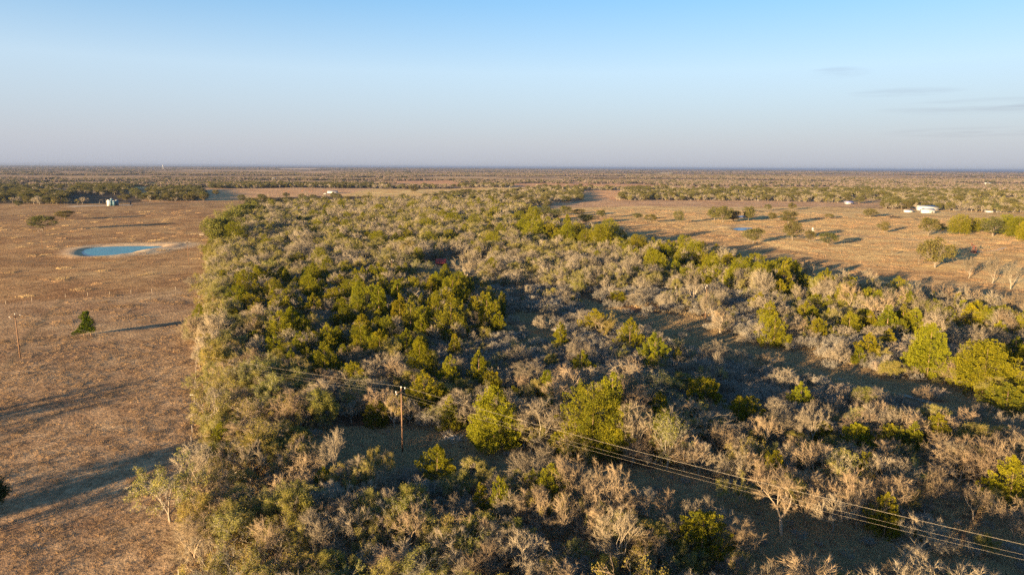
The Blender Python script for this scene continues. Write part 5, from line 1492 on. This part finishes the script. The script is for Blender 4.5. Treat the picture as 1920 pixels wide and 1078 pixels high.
# ------------------------------------------------------------------ buildings
def building(name, label, catg, px, py, rz, Lx, Wy, Hh, rh, wall, roof, doors=(), windows=(), group=None, open_front=False, lean=False):
    p = P3(px, py); e = empty(name, p, rz); tag(e, label, catg, group)
    b = MB(); x, y = Lx / 2, Wy / 2
    if open_front:
        b.box([0, y - .1, Hh / 2], [Lx, .15, Hh]).box([-x + .1, 0, Hh / 2 - .01], [.15, Wy - .5, Hh - .02]).box([x - .1, 0, Hh / 2 - .01], [.15, Wy - .5, Hh - .02])
        for k in range(5): b.box([-x + .4 + k * (Lx - .8) / 4, -y + .15, Hh / 2 - .02], [.18, .18, Hh - .04])
    else:
        b.box([0, 0, Hh / 2 - .1], [Lx, Wy, Hh + .2])
    if not lean:
        for s in (-1, 1):
            xx = s * (x - .01)
            b.p.append((np.array([[xx, -y, Hh], [xx, y, Hh], [xx, 0, Hh + rh - .05], [xx - s * .15, -y, Hh], [xx - s * .15, y, Hh], [xx - s * .15, 0, Hh + rh - .05]]), np.array([[0, 1, 2], [3, 5, 4], [0, 2, 5], [0, 5, 3], [1, 4, 5], [1, 5, 2]])))
    b.build('wall', wall, e)
    o = .5; rr = MB()
    if lean:
        rr.slab([-x - o, -y - o, Hh + .05], [x + o, -y - o, Hh + .05], [x + o, y + o, Hh + rh], [-x - o, y + o, Hh + rh], .15)
    else:
        ez = Hh - o * rh / y
        rr.slab([-x - o, -y - o, ez + .1], [x + o, -y - o, ez + .1], [x + o, 0, Hh + rh + .1], [-x - o, 0, Hh + rh + .1], .12)
        rr.slab([x + o, y + o, ez + .1], [-x - o, y + o, ez + .1], [-x - o, 0.01, Hh + rh + .1], [x + o, 0.01, Hh + rh + .1], .12)
    rr.build('roof', roof, e)
    for (side, u, w0, h0) in doors:
        c = [u, -y - .03, h0 / 2] if side == 'f' else [-x - .03 if side == 'l' else x + .03, u, h0 / 2]
        MB().box(c, [w0, .08, h0] if side == 'f' else [.08, w0, h0]).build('door', M['dark'], e)
    for (side, u, z, w0, h0) in windows:
        c = [u, -y - .03, z] if side == 'f' else [-x - .03 if side == 'l' else x + .03, u, z]
        wn = MB().box(c, [w0, .08, h0] if side == 'f' else [.08, w0, h0]).build('window', M['glass'], e)
    return e
building('metal_barn', 'long white-walled barn with a grey metal roof on the golden pasture', 'barn', 1738, 394, .05, 21, 10, 3.6, 2.0, M['white'], M['roofmetal'], [('f', -8, 3, 3)], [])
building('farm_house', 'white gabled house in front of the long barn', 'house', 1738.5, 399, -.10, 12, 7, 3.0, 1.6, M['white'], M['roofmetal'], [('f', 3.2, 1.0, 2.0)], [('f', -2.0, 1.7, 1.0, 1.0), ('f', .8, 1.7, 1.0, 1.0), ('f', -4.4, 1.7, 1.0, 1.0)])
building('low_shed', 'low grey shed left of the white house on the golden pasture', 'shed', 1703, 397.5, .1, 8.5, 5, 1.9, .9, M['white'], M['grey'], [('r', 0, 2.5, 1.7)], [])
building('farm_house', 'small house with a blue roof at the back of the golden pasture', 'house', 1591, 382, .15, 9.5, 7, 2.2, 1.8, M['grey'], M['blueroof'], [('f', 1.5, 1.0, 2.0)], [('f', -2, 1.5, 1.0, .9)])
building('cattle_shed', 'long white roofed shed beyond the treeline in the middle distance', 'shed', 1029, 357.2, .04, 27, 9, 3.0, 1.5, M['white'], M['white'], [('f', -6, 3, 2.6), ('f', 2, 3, 2.6), ('f', 8, 3, 2.6)], [], 'far white sheds')
building('cattle_shed', 'short white shed with a dark opening left of the long white shed', 'shed', 1008, 357.5, .1, 14, 9, 3.2, 1.6, M['white'], M['white'], [('f', 3, 6, 2.8)], [], 'far white sheds')
building('hay_shed', 'low brown open-fronted hay shed in front of the far yellow field', 'shed', 377, 350, .02, 19, 7, 3.2, .9, M['post'], M['rust'], open_front=True, lean=True)
building('field_shed', 'grey roofed shed behind the far end of the thicket', 'shed', 623.5, 361.5, .03, 16, 8, 2.6, 1.6, M['farwhite'], M['grey'], [('f', 2, 4, 2.6)], [])
building('farm_house', 'tiny white house at the edge of the far wood in the middle', 'house', 947, 338, 0, 13, 9, 3.4, 2.4, M['white'], M['roofmetal'], [], [('f', 0, 1.7, 1.4, 1.1)])
building('farm_house', 'tiny white house among trees right of the far yellow field', 'house', 514, 337.5, .1, 12, 9, 4.0, 2.6, M['white'], M['white'], [], [('f', 0, 1.7, 1.4, 1.1)])
building('long_barn', 'long low white roof among the woods at the far right', 'barn', 1852, 345.5, 0, 22, 9, 3.5, 1.6, M['white'], M['white'], [('f', 0, 3, 2.5)])
building('grey_barn', 'grey barn half hidden in trees right of the white barns', 'barn', 1860, 398, .05, 15, 7, 2.0, 1.0, M['grey'], M['darksteel'], [('f', 0, 3, 2)])
building('brown_barn', 'small brown barn in the trees above the golden strip at right', 'barn', 1793, 369, .0, 12, 8, 4, 1.8, M['post'], M['post'], [('f', 0, 3, 2.6)])
for (px, py, ln, lab) in ((361, 317.6, 330, 'longest white warehouse near the horizon right of the water tower'), (388, 317.8, 45, 'small white warehouse at the right end of the longest warehouse'), (672, 315.6, 110, 'white warehouse near the horizon above the field shed'), (694, 315.4, 55, 'short white warehouse right of the warehouse above the field shed'),
                          (1481, 318.3, 60, 'white building near the horizon above the golden pasture'), (1616, 320.6, 45, 'white building near the horizon above the blue-roofed house'), (1626, 320.8, 55, 'cream building right of the white one near the horizon'), (1179, 330.2, 40, 'tiny white roof in the woods above the far treeline')):
    building('warehouse', lab, 'warehouse', px, py, 0, ln, 40 if ln > 60 else 20, 7 if py < 325 else 5, 1.5, M['farwhite'], M['farwhite'], [('f', 0, 8, 5)], group='white buildings near the horizon')
def parked_car(px, py):
    e = empty('parked_truck', P3(px, py), .1); tag(e, 'white pickup truck parked in front of the grey field shed', 'truck')
    MB().box([0, 0, .75], [5.0, 1.9, .7]).build('body', M['white'], e); MB().box([.5, 0, 1.4], [2.0, 1.7, .62]).build('cab', M['white'], e); MB().box([.5, -.86, 1.42], [1.6, .04, .4]).build('window', M['glass'], e)
    for x in (-1.5, 1.6):
        for y in (-.9, .9): MB().tube([x, y - .1, .36], [x, y + .1, .36], .36, .36, 12).build('wheel', M['darksteel'], e)
parked_car(610, 364)
def water_tower(px, py, h, label, r=7):
    p = P3(px, py); e = empty('water_tower', p); tag(e, label, 'water tower', 'pale towers on the horizon')
    MB().tube([0, 0, 0], [0, 0, 2], 4.5, 2.2, 14).tube([0, 0, 2], [0, 0, h - 6], 2.0, 2.0, 14).build('pedestal', M['white'], e)
    MB().ball([0, 0, h - 4.5], (r, r, 4.6), 16, 8).build('tank', M['white'], e)
water_tower(306, 317.5, 46, 'white water tower standing in the far woods left of the long warehouse')
def mast(px, py, h, label):
    p = P3(px, py); e = MB().tube([0, 0, 0], [0, 0, h], 1.3, .5, 6).tube([0, 0, h * .9], [0, 0, h * .93], 2.0, 2.0, 8).build('radio_mast', M['white']); e.location = p; tag(e, label, 'mast', 'pale towers on the horizon')
mast(724, 315.5, 50, 'pale mast on the horizon right of the short warehouse'); mast(982, 316.2, 55, 'short pale mast on the horizon in the middle'); mast(1078, 316.8, 105, 'tallest pale mast on the horizon')

# ------------------------------------------------------------------ oil field equipment
def tank(px, py, r, h, m, label):
    e = empty('oil_tank', P3(px, py)); tag(e, label, 'tank', 'tanks of the tank battery')
    MB().tube([0, 0, 0], [0, 0, h], r, r, 24).build('shell', m, e)
    MB().tube([0, 0, h + .01], [0, 0, h + .5], r + .05, .3, 24).build('roof', M['tank_white'] if m is M['tank_white'] else M['roofmetal'], e)
    k = MB()
    for s in (-.25, .25): k.tube([s, -r - .2, 0], [s, -r - .2, h + .6], .04, .04, 5)
    for i in range(int(h / .5)): k.tube([-.25, -r - .2, .4 + i * .5], [.25, -r - .2, .4 + i * .5], .03, .03, 4)
    k.build('ladder', M['roofmetal'], e)
tank(204.5, 386, 1.8, 6.2, M['tank_white'], 'white tank at the left end of the tank battery')
tank(210.5, 384.6, 1.7, 7.2, M['tank_blue'], 'tall blue-green tank second from the left with a pale top')
tank(208.5, 386, 1.5, 5.6, M['tank_blue'], 'blue-green tank just right of the white tank'); tank(214.5, 386, 1.7, 5.4, M['tank_blue'], 'blue-green tank in the middle of the tank battery'); tank(219.5, 385.8, 1.8, 6.0, M['tank_blue'], 'blue-green tank at the right end of the tank battery')
e = empty('oil_separator', P3(245, 385)); tag(e, 'dark upright separator vessel right of the blue tanks', 'separator')
MB().tube([0, 0, .4], [0, 0, 4.4], .62, .62, 14).ball([0, 0, 4.4], (.62, .62, .4), 14, 6).build('vessel', M['darksteel'], e); MB().tube([.0, 0, 0], [0, 0, .4], .7, .6, 12).build('skirt', M['darksteel'], e); MB().tube([.8, 0, 0], [.8, 0, 5], .08, .08, 6).build('pipe', M['darksteel'], e)
def pumpjack(px, py, rz, s, label, m):
    e = empty('pumpjack', P3(px, py), rz, (s, s, s)); tag(e, label, 'pumpjack', 'pumpjacks')
    MB().box([0, 0, .2], [6, 1.3, .4]).build('base', m, e)
    k = MB()
    for y in (-.55, .55): k.tube([1.3, y, .4], [.6, y * .3, 4.3], .11, .09, 6).tube([-.1, y, .4], [.6, y * .3, 4.3], .11, .09, 6)
    k.tube([.95, -.5, 2.2], [.95, .5, 2.2], .07, .07, 5).tube([.25, -.5, 2.2], [.25, .5, 2.2], .07, .07, 5); k.build('samson_post', m, e)
    MB().slab([-2.3, -.16, 4.25], [3.0, -.16, 4.75], [3.0, .16, 4.75], [-2.3, .16, 4.25], .38).build('walking_beam', m, e)
    h = MB()
    for i in range(6):
        a = -.6 + i * .24; h.box([3.2 + .28 * math.cos(a), 0, 4.6 + 1.3 * math.sin(a)], [.5, .34, .36])
    h.build('horsehead', m, e)
    c = MB().box([-2.1, -.62, 1.5], [1.0, .2, 1.9]).box([-2.1, .62, 1.5], [1.0, .2, 1.9]); c.build('counterweight', m, e)
    MB().tube([-2.1, -.5, 2.1], [-2.2, -.35, 4.1], .06, .06, 5).tube([-2.1, .5, 2.1], [-2.2, .35, 4.1], .06, .06, 5).build('pitman_arm', m, e)
    MB().box([-2.1, 0, 1.0], [1.0, .9, 1.2]).build('gearbox', m, e); MB().tube([-3.2, -.3, .7], [-3.2, .3, .7], .35, .35, 10).build('motor', m, e)
    MB().tube([3.35, 0, 0], [3.35, 0, 3.6], .05, .05, 5).build('polished_rod', M['roofmetal'], e); MB().tube([3.35, 0, 0], [3.35, 0, 1.2], .14, .1, 8).build('wellhead', m, e)
pumpjack(192, 383, .35, 1.15, 'dark pumpjack behind the white tank of the left tank battery', M['darksteel'])
pumpjack(1825, 473.5, 1.35, .92, 'rusty red pumpjack seen end-on on the golden pasture at right', M['rust'])
def cabinet(px, py):
    e = empty('control_cabinet', P3(px, py)); tag(e, 'small white cabinet at the foot of the right pumpjack', 'cabinet')
    MB().box([0, 0, .6], [1.0, .7, 1.0]).build('case', M['white'], e); MB().box([0, -.37, .6], [.8, .04, .8]).build('door', M['white'], e); MB().box([0, 0, .05], [.8, .5, .12]).build('foot', M['darksteel'], e)
cabinet(1829.5, 473.5)
e = empty('game_feeder', P3(1523.5, 433.5)); tag(e, 'small white feeder barrel on legs in the middle of the golden pasture', 'feeder')
MB().tube([0, 0, 1.0], [0, 0, 2.1], .55, .55, 12).tube([0, 0, 2.1], [0, 0, 2.4], .6, .1, 12).build('barrel', M['white'], e)
for a in range(3): MB().tube([.5 * math.cos(a * 2.1), .5 * math.sin(a * 2.1), 1.1], [.9 * math.cos(a * 2.1), .9 * math.sin(a * 2.1), 0], .05, .05, 5).build('leg', M['roofmetal'], e)
MB().box([0, -1.6, .3], [2.2, .8, .5]).build('trough', M['white'], e)

# ------------------------------------------------------------------ cattle
def cow_mesh(m, graze, name):
    V = [(0, 0, 1.12), (.45, 0, 1.14), (.85, 0, 1.16), (-.45, 0, 1.10), (-.85, 0, 1.14)]
    Rr = [.40, .38, .34, .40, .36]
    E = [(0, 1), (1, 2), (0, 3), (3, 4)]
    if graze: nk = [(1.15, 0, .95, .2), (1.38, 0, .55, .16), (1.55, 0, .2, .10)]
    else: nk = [(1.15, 0, 1.35, .2), (1.38, 0, 1.5, .17), (1.68, 0, 1.36, .10)]
    pv = 2
    for a in nk:
        V.append(a[:3]); Rr.append(a[3]); E.append((pv, len(V) - 1)); pv = len(V) - 1
    for (b, x) in ((2, .8), (4, -.85)):
        for y in (-.24, .24):
            V.append((x, y, .72)); Rr.append(.15); E.append((b, len(V) - 1)); V.append((x + (.03 if x > 0 else -.06), y, .4)); Rr.append(.085); E.append((len(V) - 2, len(V) - 1)); V.append((x, y, .02)); Rr.append(.07); E.append((len(V) - 2, len(V) - 1))
    V.append((-1.15, 0, 1.1)); Rr.append(.07); E.append((4, len(V) - 1)); V.append((-1.2, 0, .55)); Rr.append(.035); E.append((len(V) - 2, len(V) - 1))
    me = bpy.data.meshes.new(name); me.from_pydata(V, E, []); 
    o = bpy.data.objects.new(name, me); COL.objects.link(o)
    o.modifiers.new("skin", 'SKIN'); md = o.modifiers.new("sub", 'SUBSURF'); md.levels = 1; md.render_levels = 1
    for i, v in enumerate(me.skin_vertices[0].data): v.radius = (Rr[i], Rr[i]); v.use_root = (i == 0)
    dg = bpy.context.evaluated_depsgraph_get(); me2 = bpy.data.meshes.new_from_object(o.evaluated_get(dg)); bpy.data.objects.remove(o)
    me2.materials.clear(); me2.materials.append(m)
    return me2
CB = [cow_mesh(M['black'], g, 'cow') for g in (True, False)]; CR = [cow_mesh(M['redhide'], g, 'cow') for g in (True, False)]
def cow(px, py, me, rz, label, group):
    o = bpy.data.objects.new('cow', me); COL.objects.link(o); o.location = P3(px, py); o.rotation_euler = (0, 0, rz); tag(o, label, 'cow', group)
for i, (px, py) in enumerate([(1667.5, 408.5), (1671, 410), (1673.5, 408.2), (1676.5, 410.5), (1679.5, 409.3), (1683, 410.6), (1686, 409.6)]):
    cow(px, py, CB[i % 2], [2.9, .2, 3.3, .1, 3.0, .4, 2.7][i], ['leftmost black cow of the herd near the white barns', 'black cow second from the left in the herd near the barns', 'black cow at the back of the herd near the barns', 'black cow in the middle of the herd near the barns', 'black cow third from the right in the herd near the barns', 'black cow second from the right in the herd near the barns', 'rightmost black cow of the herd near the white barns'][i], 'black cattle near the white barns')
cow(1628.5, 408.3, CB[0], .3, 'black cow standing in the shade under the round oak', 'black cattle near the white barns'); cow(1717.5, 413.4, CB[1], 2.8, 'single black cow apart from the herd below the low shed', 'black cattle near the white barns')
for i, (px, py) in enumerate([(1415, 396), (1419, 396.6), (1424, 398), (1427, 398.4), (1430, 398.2)]):
    cow(px, py, CB[(i + 1) % 2], [.1, 3.0, .3, 2.8, .2][i], ['leftmost black cow behind the rear pond', 'black cow second from the left behind the rear pond', 'black cow in the middle of those behind the rear pond', 'black cow second from the right behind the rear pond', 'rightmost black cow behind the rear pond'][i], 'black cattle behind the rear pond')
for i, (px, py) in enumerate([(533, 360), (541, 360.3), (567, 359), (580, 360), (585.5, 359.6), (607, 358.8), (613, 358.8)]):
    cow(px, py, CR[i % 2], [.2, 3.2, 2.9, .1, .4, 3.0, .3][i], ['leftmost red cow on the far field left of the grey shed', 'red cow second from the left on the far field', 'red cow third from the left on the far field', 'red cow in front of the pale strip on the far field', 'red cow third from the right on the far field', 'red cow just left of the grey field shed', 'red cow touching the left end of the grey field shed'][i], 'red cattle on the far field')

# ------------------------------------------------------------------ air
HAZE_DENSITY = 5.4e-5
o = MB().box([0, 19000, 29.5], [90000, 50000, 73]).build('haze', M['white']); o.data.materials.clear()
m, n, out_ = mat('haze_air')
pv = N(n, "ShaderNodeVolumePrincipled"); pv.inputs['Color'].default_value = (.45, .54, .74, 1); pv.inputs['Density'].default_value = HAZE_DENSITY; pv.inputs['Anisotropy'].default_value = 0.55
n.links.new(pv.outputs[0], out_.inputs['Volume']); o.data.materials.append(m)
tag(o, 'thin bluish haze over the far country', None, None, 'stuff')
